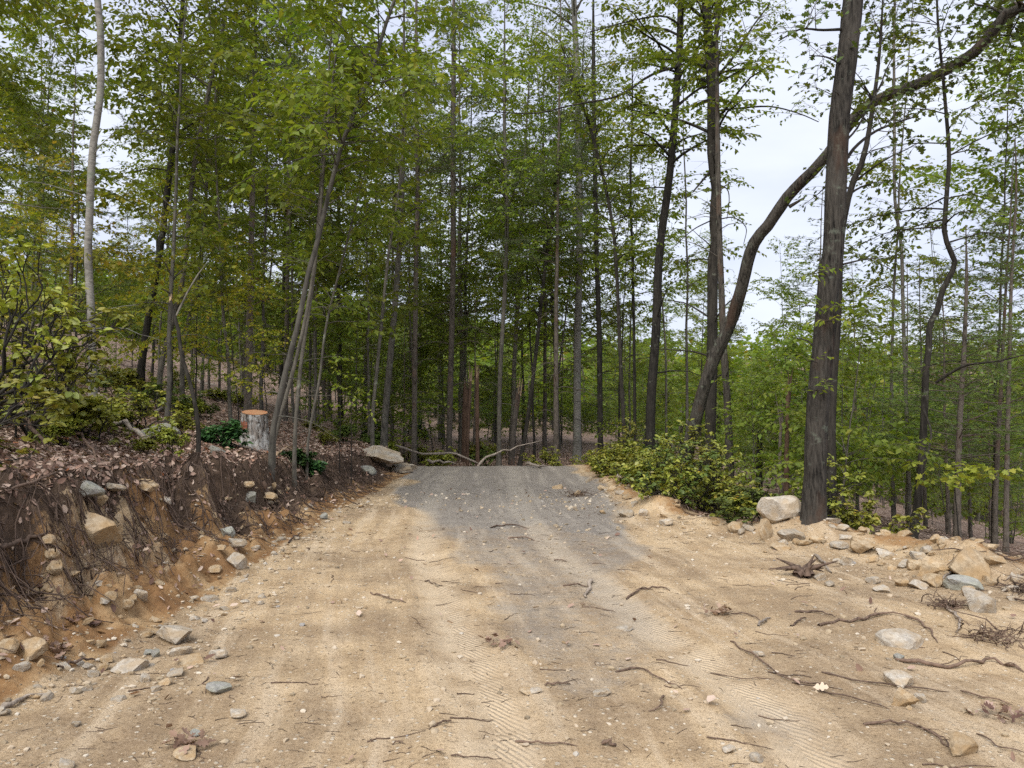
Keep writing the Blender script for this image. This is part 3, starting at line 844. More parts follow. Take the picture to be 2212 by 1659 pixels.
def C7(x, y): return (x / 3, 1106 + y / 3)
def C8(x, y): return (1475 + x / 3, 1106 + y / 3)
def C9(x, y): return (737 + x / 3, 1106 + y / 3)
def C4(x, y): return (x / 3, 553 + y / 3)
def C5(x, y): return (737 + x / 3, 553 + y / 3)
ST = [
    ([C7(0, 1300), C7(150, 1225), C7(330, 1185)], 15, M_DEAD, 'weathered grey branch lying on the sand at the bank foot', 1),
    ([C7(375, 1012), C7(620, 962)], 11, M_DEADD, 'short straight grey-brown stick among the ditch cobbles', 0),
    ([C7(235, 565), C7(400, 585), C7(500, 580), C7(600, 540)], 6, M_DEADD, 'dark curved stick lying across the bank foot', 1),
    ([C7(0, 248), C7(150, 215), C7(300, 145)], 17, M_DEADD, 'thick broken root poking from the dark earth of the bank', 1),
    ([C7(0, 375), C7(220, 310), C7(440, 265)], 5, M_DEADD, 'thin brown root running along the bank below the broken root', 1),
    ([C7(1870, 205), C7(1960, 130)], 6, M_DEADD, 'short dark stick tilted on a stone at the bank foot', 0),
    ([C8(1380, 960), C8(1600, 1000), C8(1780, 1010), C8(2000, 970), C8(2212, 1045)], 11, M_DEADD, 'long thick reddish-brown branch on the sand, bent near its middle', 2),
    ([C8(880, 740), C8(990, 712), C8(1120, 715), C8(1300, 670), C8(1450, 685), C8(1580, 750), C8(1650, 850)], 8, M_DEADD, 'long bowed dark branch lying below the berm stones', 2),
    ([C8(725, 650), C8(880, 658), C8(990, 685)], 6, M_DEADD, 'straight brown stick left of the long bowed branch', 0),
    ([C8(700, 742), C8(800, 690)], 6, M_DEADD, 'short dark stick lying beside a white chip', 0),
    ([C8(310, 840), C8(400, 910), C8(500, 970), C8(640, 1070), C8(780, 1110), C8(940, 1120)], 5, M_DEADD, 'long thin curving twig running down the sand', 1),
    ([C8(180, 1045), C8(390, 1095), C8(600, 1085)], 3.6, M_DEADD, 'fine wavy twig crossing the tyre track', 0),
    ([C8(900, 1040), C8(1080, 1090), C8(1250, 1120), C8(1500, 1155), C8(1730, 1170)], 5, M_DEADD, 'long straight brown twig behind the squared tan stone', 1),
    ([C8(890, 1160), C8(1080, 1215), C8(1340, 1280)], 5, M_DEADD, 'brown twig with a pale oak leaf at its end', 1),
    ([C8(1170, 1380), C8(1460, 1390), C8(1580, 1430), C8(1750, 1540)], 7, M_DEADD, 'forked dark branch ending at the broad rounded rock', 3),
    ([C8(1560, 1410), C8(1680, 1480), C8(1760, 1550)], 6, M_DEADD, 'dark twig lying along the forked branch', 0),
    ([C8(860, 285), C8(910, 340), C8(965, 400)], 9, M_DEAD, 'grey stick leaning on the broken brown stump piece', 0),
    ([C8(1700, 605), C8(1760, 680), C8(1800, 730), C8(1770, 785)], 8, M_DEAD, 'pale bleached crooked stick below the berm boulders', 0),
    ([C8(1750, 390), C8(1640, 490)], 7, M_DEAD, 'pale grey stick propped on the orange-tan rock', 0),
    ([C8(310, 660), C8(400, 670), C8(510, 715)], 4.5, M_DEADD, 'thin dark twig trailing from a clump of brown leaves', 0),
    ([C8(490, 742), C8(570, 690)], 8, M_DEAD, 'stubby mossy stick crossing the end of a thin twig', 0),
    ([C8(1800, 1160), C8(1950, 1215), C8(2140, 1255)], 5, M_DEADD, 'dark twig with side shoots right of the squared stone', 2),
    ([C8(1905, 1440), C8(2060, 1540), C8(2212, 1560)], 5, M_DEADD, 'thin dark twig behind the broad rounded rock', 1),
    ([C9(190, 525), C9(280, 560), C9(420, 590)], 5, M_DEADD, 'dark bent twig in the damp left wheel track', 1),
    ([C9(540, 450), C9(590, 468), C9(665, 482)], 4, M_DEADD, 'short dark twig on the pale left wheel track', 0),
    ([C9(1622, 450), C9(1605, 510), C9(1585, 562)], 11, M_DEAD, 'pale barkless stick lying lengthways on the grey gravel', 0),
    ([C9(1440, 482), C9(1600, 490)], 6, M_DEADD, 'dark stick touching the pale barkless stick crosswise', 2),
    ([C9(1850, 570), C9(1925, 515), C9(2060, 500), C9(2130, 515)], 7, M_DEADD, 'dark crooked root on the grey gravel beside the sand', 1),
    ([C9(1780, 1040), C9(1930, 1020), C9(2060, 1090), C9(2212, 1150)], 6, M_DEADD, 'dark branched twig with a forked left end on the sand', 2),
    ([C9(1130, 1490), C9(1340, 1520), C9(1420, 1508), C9(1530, 1520)], 6, M_DEADD, 'long wavy dark twig on bare sand in the middle of the track', 1),
    ([C9(600, 1395), C9(650, 1375), C9(715, 1360)], 7, M_DEADD, 'short thick dark stick on bare sand', 0),
    ([C9(1690, 1510), C9(1785, 1522)], 13, M_DEADD, 'short fat dark piece of bark on the sand', 0),
    ([C9(1320, 1126), C9(1490, 1120)], 6, M_DEADD, 'dark straight stick beside the cracked white stone', 0),
    ([C9(970, 105), C9(1040, 92), C9(1220, 112)], 5, M_DEADD, 'dark forked twig at the near edge of the grey gravel', 2),
    ([C9(1080, 172), C9(1290, 192)], 4, M_DEADD, 'thin twig just in front of the forked twig on the gravel', 1),
    ([C9(710, 1580), C9(870, 1610), C9(1040, 1600)], 5, M_DEADD, 'thin dark twig with a drooping end near the bottom of the wheel track', 1),
    ([C9(1380, 315), C9(1465, 325)], 4, M_DEADD, 'short straight twig on the yellowish gravel', 0),
    ([C9(2090, 1195), C9(2060, 1280), C9(1990, 1295)], 6, M_DEADD, 'hooked dark root beside a small white stone', 0),
    ([C9(330, 1640 - 130), C9(400, 1500)], 4, M_DEADD, 'tiny dark twig on the damp sand patch', 0),
]
for p_, w_, m_, lb, fk in ST:
    stick(p_, w_, m_, lb, 'twig' if w_ < 5.5 else 'stick', forks=fk, lift=0.012)
# fallen wood off the track
stick([C4(410, 1010), C4(560, 1060), C4(720, 1130), C4(860, 1190), C4(1000, 1275)], 13, M_DEAD, 'grey fallen log lying down the slope above the bank', 'log', taper=0.8, forks=1, lift=0.07)
stick([C4(640, 915), C4(740, 1030), C4(870, 1140)], 8, M_DEAD, 'thin grey fallen pole crossing above the grey log', 'log', taper=0.7, lift=0.07)
stick([C4(930, 1062), C4(1080, 1030), C4(1240, 990)], 7, M_DEAD, 'pale dead branch lying toward the crooked snapped sapling', 'branch', forks=1, lift=0.05)
stick([C4(1060, 720), C4(1180, 780), C4(1400, 850)], 8, M_DEAD, 'long grey pole lying in pink leaf litter up the slope', 'log')
stick([C4(1330, 1120), C4(1480, 1230), C4(1620, 1270), C4(1750, 1290)], 3.5, M_DEAD, 'slender pale root looping past the foot of the stump', 'root', lift=0.04)
stick([C4(1790, 1320), C4(1850, 1285), C4(1990, 1290)], 5, M_SPLINT, 'short bright peeled branch on the leaves right of the stump', 'branch', lift=0.04)
stick([C4(1700, 1480), C4(1740, 1560), C4(1790, 1640)], 14, M_DEADD, 'stout upright root standing out of the dark bank', 'root')
stick([C4(490, 1180), C4(560, 1300), C4(660, 1410)], 6, M_DEADD, 'dark crooked branch drooping over the root mat', 'branch', lift=0.08)
stick([C4(30, 1540), C4(250, 1510), C4(480, 1440)], 6, M_DEADD, 'long thin brown root hanging across the dark near bank', 'root', lift=0.06)
stick([C4(0, 1010), C4(180, 1190), C4(300, 1290)], 10, M_DEADD, 'dark laurel limb sagging to the ground over dry leaves', 'branch', lift=0.15, forks=2)
stick([C5(350, 1225), C5(490, 1275), C5(730, 1290), C5(890, 1345)], 7, M_DEAD, 'pale fallen pole lying behind the end of the track', 'log', Ys=[19.8, 20.4, 21.0, 20.6])
stick([C5(880, 1370), C5(940, 1310), C5(1080, 1255), C5(1300, 1195)], 6, M_DEAD, 'slender bare branch arching up from the end of the track', 'branch', Ys=[20.3, 20.5, 21.2, 22.0], taper=0.3)
stick([C5(560, 1320), C5(740, 1345)], 6, M_DEAD, 'short pale stick on reddish leaves past the track', 'branch', Ys=[20.2, 20.4])
stick([C5(1200, 1365), C5(1330, 1380)], 7, M_DEAD, 'short bleached stick at the right corner of the track end', 'branch')
stick([(1432, 968), (1510, 985)], 6, M_DEAD, 'long pale pole on the litter left of the leaning oak', 'log')
stick([(1590, 1010), (1700, 1036)], 5, M_DEAD, 'pale pole lying on pink litter behind the twin trunks', 'log')

# random small twigs on the track
for _ in range(70):
    y = ru(3.2, 10); x = ru(-2.2, 0.62 * y)
    if x > float(x_right(y)) - 0.1: continue
    L = ru(0.08, 0.35); a = rgs(0, 0.7)
    n = 6; t = np.linspace(-0.5, 0.5, n)
    P = np.stack([t * L * math.cos(a), t * L * math.sin(a), np.zeros(n)], -1) + RNG.standard_normal((n, 3)) * [L * 0.05, L * 0.05, 0]
    P[:, 2] = H(P[:, 0] + x, P[:, 1] + y) - H(x, y) + 0.004
    v, f = tubes(P, np.linspace(0.004, 0.0015, n) * ru(0.6, 1.3), 4)
    tag(link('twig', build_mesh('twig', [(v, f, 0, 0.5)], [M_DEADD]), loc=gnd(x, y)), 'tiny loose dark twig scattered on the open track', 'twig', 'tiny twigs on the track')

# ------------------------------------------------------------------ tree building
UP = np.array([0, 0, 1.0])

def poly_at(P, t):
    """points and tangents at parameters t (0..1) along a polyline"""
    n = len(P); x = np.clip(np.asarray(t) * (n - 1), 0, n - 1.001)
    i = x.astype(int); f = (x - i)[:, None]
    return P[i] * (1 - f) + P[i + 1] * f, nrm(P[i + 1] - P[i])

def limbs(P, rad, rg, t0, t1, nbr, blen, elev, droop=0.2, shape=1.0, az0=None, rscale=0.42, M=7):
    """first order branches along a trunk polyline -> points (N,M,3), radii (N,M)"""
    u = np.sort(rg.random(nbr)); t = t0 + (t1 - t0) * u
    p0, tg = poly_at(P, t)
    az = (np.arange(nbr) * 2.39996 + rg.normal(0, 0.9, nbr)) if az0 is None else az0 + rg.normal(0, 0.5, nbr)
    prof = (0.35 + 0.65 * np.sin(math.pi * np.clip(0.18 + 0.8 * u, 0, 1)) ** 0.7) if shape else (1.05 - 0.85 * u)
    L = blen * (rg.uniform(0.3, 1.3, nbr) if shape else rg.uniform(0.55, 1.12, nbr)) * prof
    el = np.radians(rg.uniform(elev[0], elev[1], nbr) + 22 * u * (1 if shape else 0.3))
    d = np.stack([np.cos(az) * np.cos(el), np.sin(az) * np.cos(el), np.sin(el)], -1)
    s = np.linspace(0, 1, M)
    Q = p0[:, None] + d[:, None] * (L[:, None] * s)[..., None]
    Q[..., 2] -= droop * L[:, None] * s ** 2
    wob = rg.standard_normal((nbr, M, 3)) * (0.05 * L)[:, None, None] * s[None, :, None]
    Q = Q + np.cumsum(wob, 1) * 0.5
    rt = np.interp(t, np.linspace(0, 1, len(rad)), rad)
    r0 = np.minimum(rt * rscale, 0.012 + 0.014 * L)
    Rr = r0[:, None] * (1 - 0.85 * s)[None]
    return Q, np.maximum(Rr, 0.0022), L

def twigs_of(Q, L, rg, step=0.15, frac=0.42, lo=0.1, hi=0.75, s0=0.22, flat=0.42):
    cnt = np.maximum((L / step).astype(int), 3)
    bi = np.repeat(np.arange(len(L)), cnt)
    k = np.concatenate([np.arange(c) for c in cnt])
    s = s0 + (1 - s0) * (k + rg.random(len(k)) * 0.6) / cnt[bi]
    M = Q.shape[1]; x = np.clip(s * (M - 1), 0, M - 1.001); i = x.astype(int); f = (x - i)[:, None]
    p = Q[bi, i] * (1 - f) + Q[bi, i + 1] * f
    tg = nrm(Q[bi, i + 1] - Q[bi, i])
    side = np.where(k % 2 == 0, 1.0, -1.0)
    la = nrm(np.cross(tg, UP)) * side[:, None]
    d = nrm(tg * 0.6 + la * 0.8 + rg.standard_normal((len(k), 3)) * [0.2, 0.2, flat])
    tl = np.clip(L[bi] * frac * (1.15 - 0.75 * s) * rg.uniform(0.5, 1.2, len(k)), lo, hi)
    last = k == cnt[bi] - 1
    d[last] = tg[last]
    return p, d, tl, bi

def leaf_set(p, d, tl, rg, sp, size, prof, ratio=0.52, dr=0.35, tiltn=0.5, far=False):
    n = np.maximum((tl / sp).astype(int), 2)
    ti = np.repeat(np.arange(len(tl)), n)
    k = np.concatenate([np.arange(c) for c in n])
    s = (k + 0.6) / n[ti]
    pos = p[ti] + d[ti] * (tl[ti] * s)[:, None]
    pos[:, 2] -= 0.12 * tl[ti] * s ** 2
    la = nrm(np.cross(d[ti], UP)) * np.where(k % 2 == 0, 1, -1)[:, None]
    ld = nrm(d[ti] * 0.55 + la * 0.75 + rg.standard_normal(pos.shape) * 0.28 + np.array([0, 0, -dr]))
    nn = nrm(UP + rg.standard_normal(pos.shape) * tiltn)
    L = size * rg.uniform(0.65, 1.2, len(pos))
    return leaves(pos, ld, nn, L, L * ratio, prof, rnd=np.clip(rg.random(len(pos)) * 0.8 + 0.2 * rg.random(len(tl))[ti], 0, 1), rng=rg)

def twig_wood(p, d, tl, r=0.0028):
    Q = np.stack([p, p + d * (tl * 0.5)[:, None], p + d * tl[:, None] - UP * (0.12 * tl)[:, None]], 1)
    return tubes(Q, np.broadcast_to(np.array([r, r * 0.8, r * 0.4]), (len(p), 3)), 3)

def hardwood(P, rad, rg, cb=0.3, ct=1.0, nbr=40, blen=1.9, elev=(12, 52), droop=0.32, size=0.135, sp=0.058, prof=OVATE,
             ratio=0.58, step=0.125, frac=0.45, sides=9, dead=6, hi=0.75, keep=1.0, wob=0.02, dr=0.35, ridge=0.0):
    v, f = tubes(P, rad, sides, ridge, wob, rng=rg)
    trunk = [(v, f, 0, 0.5)]
    Q, Rr, L = limbs(P, rad, rg, cb, ct * 0.99, nbr, blen, elev, droop)
    v, f = tubes(Q, Rr, 5); trunk.append((v, f, 0, 0.5))
    p, d, tl, bi = twigs_of(Q, L, rg, step, frac, hi=hi)
    if keep < 1:
        m = rg.random(len(p)) < keep; p, d, tl = p[m], d[m], tl[m]
    crown = []
    v, f = twig_wood(p, d, tl); crown.append((v, f, 1, 0.5))
    v, f, r = leaf_set(p, d, tl, rg, sp, size, prof, ratio, dr); crown.append((v, f, 0, r))
    if dead:
        Qd, Rd, Ld = limbs(P, rad, rg, 0.12, cb + 0.15, dead, blen * 0.7, (-5, 40), 0.3, rscale=0.3)
        v, f = tubes(Qd, Rd * 0.7, 4); trunk.append((v, f, 0, 0.5))
        pd, dd, tld, _ = twigs_of(Qd, Ld, rg, 0.3, 0.4)
        v, f = twig_wood(pd, dd, tld, 0.003); trunk.append((v, f, 0, 0.5))
    return trunk, crown

def needles(p, d, tl, rg, sp, n, L, wdt, spread, flat=1.0):
    c = np.maximum((tl / sp).astype(int), 1)
    ti = np.repeat(np.arange(len(tl)), c); k = np.concatenate([np.arange(x) for x in c])
    pos = p[ti] + d[ti] * (tl[ti] * (k + 0.8) / c[ti])[:, None]
    pos[:, 2] -= 0.12 * tl[ti] * ((k + 0.8) / c[ti]) ** 2
    m = len(pos)
    pos = np.repeat(pos, n, 0); dd = np.repeat(d[ti], n, 0)
    nd = nrm(dd + rg.standard_normal(pos.shape) * [spread, spread, spread * flat])
    sd_ = nrm(np.cross(nd, rg.standard_normal(pos.shape)))
    ln = L * rg.uniform(0.7, 1.15, len(pos))
    V = np.stack([pos - sd_ * wdt / 2, pos + sd_ * wdt / 2, pos + nd * ln[:, None]], 1)
    F = np.arange(len(pos) * 3).reshape(-1, 3)
    return V.reshape(-1, 3), F, np.repeat(np.repeat(rg.random(m), n), 3)

def conifer(P, rad, rg, cb=0.35, nbr=70, blen=2.0, elev=(0, 22), droop=0.05, sp=0.12, nn=16, nl=0.12, nw=0.0075, spread=0.75, flat=1.0,
            dead=14, dlen=1.4, step=0.17, frac=0.4, ddroop=0.55):
    v, f = tubes(P, rad, 10, wob=0.02, rng=rg)
    trunk = [(v, f, 0, 0.5)]
    Q, Rr, L = limbs(P, rad, rg, cb, 0.99, nbr, blen, elev, droop, shape=0)
    v, f = tubes(Q, Rr * 0.5, 4); trunk.append((v, f, 0, 0.5))
    p, d, tl, bi = twigs_of(Q, L, rg, step, frac, flat=0.1)
    crown = []
    v, f = twig_wood(p, d, tl); crown.append((v, f, 1, 0.5))
    v, f, r = needles(p, d, tl, rg, sp, nn, nl, nw, spread, flat); crown.append((v, f, 0, r))
    if dead:
        Qd, Rd, Ld = limbs(P, rad, rg, 0.1, cb + 0.1, dead, dlen, (5, 35), ddroop, rscale=0.35)
        v, f = tubes(Qd, Rd * 0.55, 4); trunk.append((v, f, 0, 0.5))
        pd, dd, tld, _ = twigs_of(Qd, Ld, rg, 0.22, 0.35)
        v, f = twig_wood(pd, dd, tld, 0.003); trunk.append((v, f, 0, 0.5))
    return trunk, crown

def straight_trunk(h, r0, rg, lean=0.03, wig=0.012, n=16, r1=0.12):
    t = np.linspace(0, 1, n)
    P = np.stack([np.cumsum(rg.normal(0, wig, n)) * h * 0.12 + rg.normal(0, lean) * h * t ** 1.3,
                  np.cumsum(rg.normal(0, wig, n)) * h * 0.12 + rg.normal(0, lean) * h * t ** 1.3, t * h], -1)
    P -= P[0]; P[0, 2] = -0.25
    rad = r0 * (1 - (1 - r1) * t ** 0.85); rad[0] *= 1.25
    return P, rad

def add_tree(name, label, loc, trunk, crown, bark, leafm, group=None, cat='tree', rz=0):
    o = thing(name, label, cat, loc, rz, group)
    link('trunk', build_mesh('trunk', trunk, [bark]), o)
    if crown:
        link('crown', build_mesh('crown', crown, [leafm, M_TWIG]), o)
    return o

# ------------------------------------------------------------------ trees one can pick out
KEY_XY = []
def key_tree(name, label, pts, Y, w0, w1, bark, leafm, ext=None, seed=1, kind='hard', n=26, **kw):
    rg = np.random.default_rng(seed)
    Yl = Y if isinstance(Y, (list, tuple)) else [Y] * len(pts)
    P = np.array([at(a, b, y) for (a, b), y in zip(pts, Yl)])
    gz = float(H(P[0, 0], P[0, 1]))
    if P[0, 2] > gz - 0.1:
        P = np.vstack([[P[0, 0], P[0, 1], gz - 0.25], P[0] + [0, 0, 0.02], P[1:]]) if P[0, 2] > gz + 0.15 else np.vstack([[P[0, 0], P[0, 1], gz - 0.2], P[1:]])
    nb = len(P)
    if ext:
        for e in ext: P = np.vstack([P, P[-1] + np.array(e)])
    seg = np.r_[0, np.cumsum(np.linalg.norm(np.diff(P, axis=0), axis=1))]
    Q = spline(P, n)
    tt = np.linspace(0, seg[-1], n)
    r0, r1 = px_m(w0, Yl[0]) / 2, px_m(w1, Yl[-1]) / 2
    rad = np.interp(tt, [0, 0.25, 0.9, seg[nb - 1], seg[-1] + 1e-6] if seg[nb - 1] > 1 else [0, 0.1, 0.2, seg[nb - 1], seg[-1] + 1e-6],
                    [r0 * 1.7, r0 * 1.22, r0, r1, r1 * (0.25 if ext else 0.8)])
    base = np.array([P[0, 0], P[0, 1], gz])
    Q = Q - base
    KEY_XY.append(base[:2])
    if kind == 'pine':
        trunk, crown = conifer(Q, rad, rg, **kw)
    elif kind == 'bare':
        v, f = tubes(Q, rad, 12, wob=0.03, rng=rg); trunk, crown = [(v, f, 0, 0.5)], None
    else:
        trunk, crown = hardwood(Q, rad, rg, **kw)
    o = add_tree(name, label, base, trunk, crown, bark, leafm)
    return o, Q, rad

def limb(root, pts, Ys, w0, w1, mat, name='limb', leafm=None, seed=3, **kw):
    """an extra traced limb, child of its tree"""
    rg = np.random.default_rng(seed)
    P = np.array([at(a, b, y) for (a, b), y in zip(pts, Ys)]) - np.array(root.location)
    Q = spline(P, max(8, 3 * len(pts)))
    rad = np.linspace(px_m(w0, Ys[0]) / 2, px_m(w1, Ys[-1]) / 2, len(Q))
    v, f = tubes(Q, rad, 8, wob=0.03, rng=rg); parts = [(v, f, 0, 0.5)]
    lo_ = link(name, build_mesh(name, parts, [mat]), root)
    if leafm:
        L = np.array([np.linalg.norm(Q[-1] - Q[0])])
        q, r_, l_ = limbs(Q, rad, rg, kw.get('cb', 0.35), 1.0, kw.get('nbr', 10), kw.get('blen', 0.9), kw.get('elev', (-10, 50)), 0.2)
        p, d, tl, _ = twigs_of(q, l_, rg, 0.14, 0.45)
        v, f = tubes(q, r_, 4); cr_ = [(v, f, 1, 0.5)]
        v, f = twig_wood(p, d, tl); cr_.append((v, f, 1, 0.5))
        v, f, r = leaf_set(p, d, tl, rg, kw.get('sp', 0.06), kw.get('size', 0.085), kw.get('prof', OVATE), kw.get('ratio', 0.52)); cr_.append((v, f, 0, r))
        link('foliage', build_mesh('foliage', cr_, [leafm, M_TWIG]), lo_)

def C1(x, y): return (x / 3, y / 3)
def C2(x, y): return (737 + x / 3, y / 3)
def C3(x, y): return (1475 + x / 3, y / 3)
def C6(x, y): return (1475 + x / 3, 553 + y / 3)

# left of the track
key_tree('birch_tree', 'pale straight grey-white trunk standing alone in the laurels up the left bank',
         [(201, 860), (197, 686), (190, 553), (192, 500), (200, 327), (217, 200), (217, 66), (211, 0)], 10.6, 17, 14, B_BIRCH, M_LEAF,
         ext=[(-0.1, 0, 1.5), (0.1, 0.2, 2.0)], seed=2, cb=0.78, nbr=14, blen=1.3, dead=10, n=30)
key_tree('maple_tree', 'dark-barked maple with leafy layers, behind the pale birch-like trunk',
         [(305, 800), (320, 690), (347, 533), (363, 400), (373, 317), (388, 200), (391, 60)], 15.5, 16, 10, B_DARK, M_LEAF,
         ext=[(0.1, 0, 1.5), (0, 0.1, 2)], seed=3, cb=0.42, nbr=46, blen=2.3, size=0.09, n=26)
key_tree('slender_tree', 'slender grey stem beside the dark-barked maple, leaning right toward its top',
         [(347, 800), (380, 670), (400, 570), (407, 467), (423, 333), (457, 167), (487, 33)], 14.5, 11, 7, B_GREY, M_LEAF,
         ext=[(0.2, 0, 1.5), (0.2, 0.1, 1.5)], seed=4, cb=0.4, nbr=42, blen=1.9, elev=(0, 40))
key_tree('slender_tree', 'pale slim stem between the dark maple and the snapped sapling, leafy to the ground',
         [(395, 760), (415, 660), (433, 570), (445, 430), (450, 250)], 17, 10, 5, B_GREY, M_LEAF,
         ext=[(0.1, 0, 1.5), (0, 0.1, 1.2)], seed=5, cb=0.22, nbr=40, blen=1.7)
o, Q, rad = key_tree('snapped_sapling', 'crooked snapped-off sapling with a splintered top, left of the sawn stump',
         [(428, 925), (413, 836), (393, 770), (385, 710), (377, 686), (368, 650)], 9.6, 8.5, 7.5, B_DARK, None, seed=6, kind='bare', n=18)
top = Q[-1]
sp_ = [(*tubes(np.array([top - UP * 0.02 + RNG.normal(0, 0.008, 3) * [1, 1, 0], top + np.array([RNG.normal(0, 0.012), 0, ru(0.04, 0.1)])]), np.array([0.011, 0.002]), 4), 0, 0.5) for _ in range(7)]
link('splinter', build_mesh('splinter', sp_, [M_SPLINT]), o)
stick([C4(1140, 390), C4(1240, 190), C4(1340, 40)], 4.5, B_GREY, 'straight grey pole leaning behind the snapped sapling', 'pole', Ys=[10.6, 11, 11.4], taper=0.6, cat='pole')

key_tree('leaning_sapling', 'longest of the clump of grey stems right of the stump, arching to the right',
         [(587, 958), (598, 890), (617, 803), (643, 703), (667, 586), (683, 533), (705, 440), (737, 317), (770, 233), (804, 150), (834, 50)], 11.0, 13, 8, B_GREY, M_LEAF,
         ext=[(0.35, 0, 1.0), (0.3, 0, 1.2)], seed=7, cb=0.5, nbr=52, blen=1.9, elev=(-5, 40), n=34)
key_tree('leaning_sapling', 'grey stem close beside the arching one right of the stump, straighter',
         [(592, 955), (620, 850), (650, 733), (672, 620), (690, 480), (700, 350), (715, 200)], 11.3, 9, 5, B_GREY, M_LEAF,
         ext=[(0.15, 0, 1.2), (0.1, 0, 1)], seed=8, cb=0.5, nbr=34, blen=1.6, n=26)
key_tree('leaning_sapling', 'thin straight stem just right of the arching grey stems, thinner and more upright',
         [(637, 950), (650, 786), (670, 653), (682, 553), (690, 440), (697, 330)], 11.8, 9, 6, B_GREY, M_LEAF,
         ext=[(0.1, 0, 1.5), (0.1, 0, 1.5)], seed=9, cb=0.55, nbr=30, blen=1.6, n=24)
key_tree('leaning_sapling', 'whip-thin sapling right of the clump of grey stems, small sparse leaves',
         [(665, 960), (690, 820), (705, 700), (740, 560), (770, 440)], 12.5, 6, 4, B_GREY, M_LEAF,
         ext=[(0.3, 0, 1.2)], seed=10, cb=0.4, nbr=20, blen=1.1, n=22)
key_tree('grey_tree', 'mid-sized grey trunk with a brown scarred foot on the slope above the white ledge rock',
         [(830, 935), (836, 850), (846, 740), (858, 600), (868, 420), (872, 250)], 20.0, 15, 9, B_GREY, M_LEAF,
         ext=[(0, 0, 2), (0, 0, 2)], seed=11, cb=0.4, nbr=44, blen=2.0)
key_tree('grey_tree', 'slim leaning grey stem left of the scarred trunk above the white ledge rock',
         [(805, 900), (812, 820), (822, 720), (838, 560), (862, 400)], 18, 8, 5, B_GREY, M_LEAF,
         ext=[(0.2, 0, 2)], seed=12, cb=0.35, nbr=34, blen=1.7)
# beyond the end of the track
key_tree('pine_tree', 'straight pale-grey pine trunk left of the tallest pine, bare below',
         [(895, 905), (897, 700), (899, 553), (902, 430), (900, 283), (899, 150)], 22, 12, 9, B_PINE, M_PINE,
         ext=[(0, 0, 2), (0, 0, 2)], seed=13, kind='pine', cb=0.5, nbr=60, blen=2.1, dead=22)
o, Q, rad = key_tree('pine_tree', 'tall pine past the end of the track with a spray of dead drooping branches',
         [(970, 982), (972, 860), (975, 753), (979, 553), (979, 333), (980, 150)], 24, 13, 11, B_PINE, M_PINE,
         ext=[(0, 0, 2), (0, 0, 2.5)], seed=14, kind='pine', cb=0.48, nbr=85, blen=3.0, dead=26, dlen=2.6, ddroop=0.75)
key_tree('forest_tree', 'grey stem with a torn side past the track, right of the brown snags',
         [(1077, 1000), (1080, 820), (1089, 653), (1095, 480), (1090, 300)], 23, 10, 8, B_GREY, M_LEAF,
         ext=[(0, 0, 2.5), (0, 0, 2)], seed=15, cb=0.4, nbr=46, blen=2.2)
key_tree('forest_tree', 'bowed slim trunk right of the broken leaning trunk past the track',
         [(1120, 1000), (1140, 903), (1157, 770), (1175, 600), (1200, 400)], 23.5, 9, 7, B_DARK, M_LEAF,
         ext=[(0.2, 0, 2.5)], seed=16, cb=0.4, nbr=44, blen=2.0)
key_tree('mottled_tree', 'stout mottled pale-grey trunk past the track, rising straight among thin stems',
         [(1247, 960), (1247, 753), (1252, 553), (1250, 350), (1246, 150), (1240, 0)], 26, 17, 12, B_BIRCH, M_LEAF,
         ext=[(0, 0, 3)], seed=17, cb=0.45, nbr=60, blen=3.2, size=0.1)
key_tree('dark_tree', 'straight dark trunk right of the mottled one, with short dead side branches',
         [(1297, 982), (1295, 753), (1289, 553), (1285, 350), (1282, 150)], 24, 12, 9, B_DARK, M_PINE,
         ext=[(0, 0, 3)], seed=18, kind='pine', cb=0.52, nbr=50, blen=2.0, dead=30, dlen=1.6, ddroop=0.1)
key_tree('dark_tree', 'slim dark tree curving left near its top, beside the straight dark trunk',
         [(1350, 978), (1340, 770), (1330, 553), (1314, 433), (1277, 283), (1240, 180)], 20.5, 9, 6, B_DARK, M_LEAF,
         ext=[(-0.4, 0, 1.2)], seed=19, cb=0.42, nbr=44, blen=2.0)
key_tree('dark_tree', 'thin dark stem next to the slim dark tree that curves left',
         [(1372, 975), (1370, 753), (1367, 586), (1362, 400), (1366, 250)], 22, 7, 5, B_DARK, M_LEAF,
         ext=[(0, 0, 2)], seed=20, cb=0.4, nbr=36, blen=1.6)
o14, Q, rad = key_tree('rough_tree', 'rough dark trunk swaying right with height, left of the twin trunks',
         [(1404, 980), (1407, 853), (1417, 720), (1424, 553), (1444, 400), (1454, 300), (1464, 167), (1470, 30)], 19, 21, 14, B_DARK, M_LEAF,
         ext=[(0, 0, 2), (0, 0, 2)], seed=21, cb=0.5, nbr=46, blen=2.6, n=30)
limb(o14, [C2(2212, 420), C2(2000, 490), C2(1800, 620), C2(1500, 680), C2(1250, 735), C2(930, 720)], [19, 18.6, 18.3, 18, 17.6, 17.2], 6, 2, B_DARK)
limb(o14, [C2(2170, 760), C2(2050, 740), C2(1870, 710)], [19, 18.8, 18.4], 5, 2, B_DARK)
limb(o14, [C2(2190, 160), C2(2090, 105), C2(1900, 130), C2(1600, 210)], [19, 18.5, 18, 17.4], 5, 2, B_DARK, leafm=M_LEAF, nbr=12, seed=31)
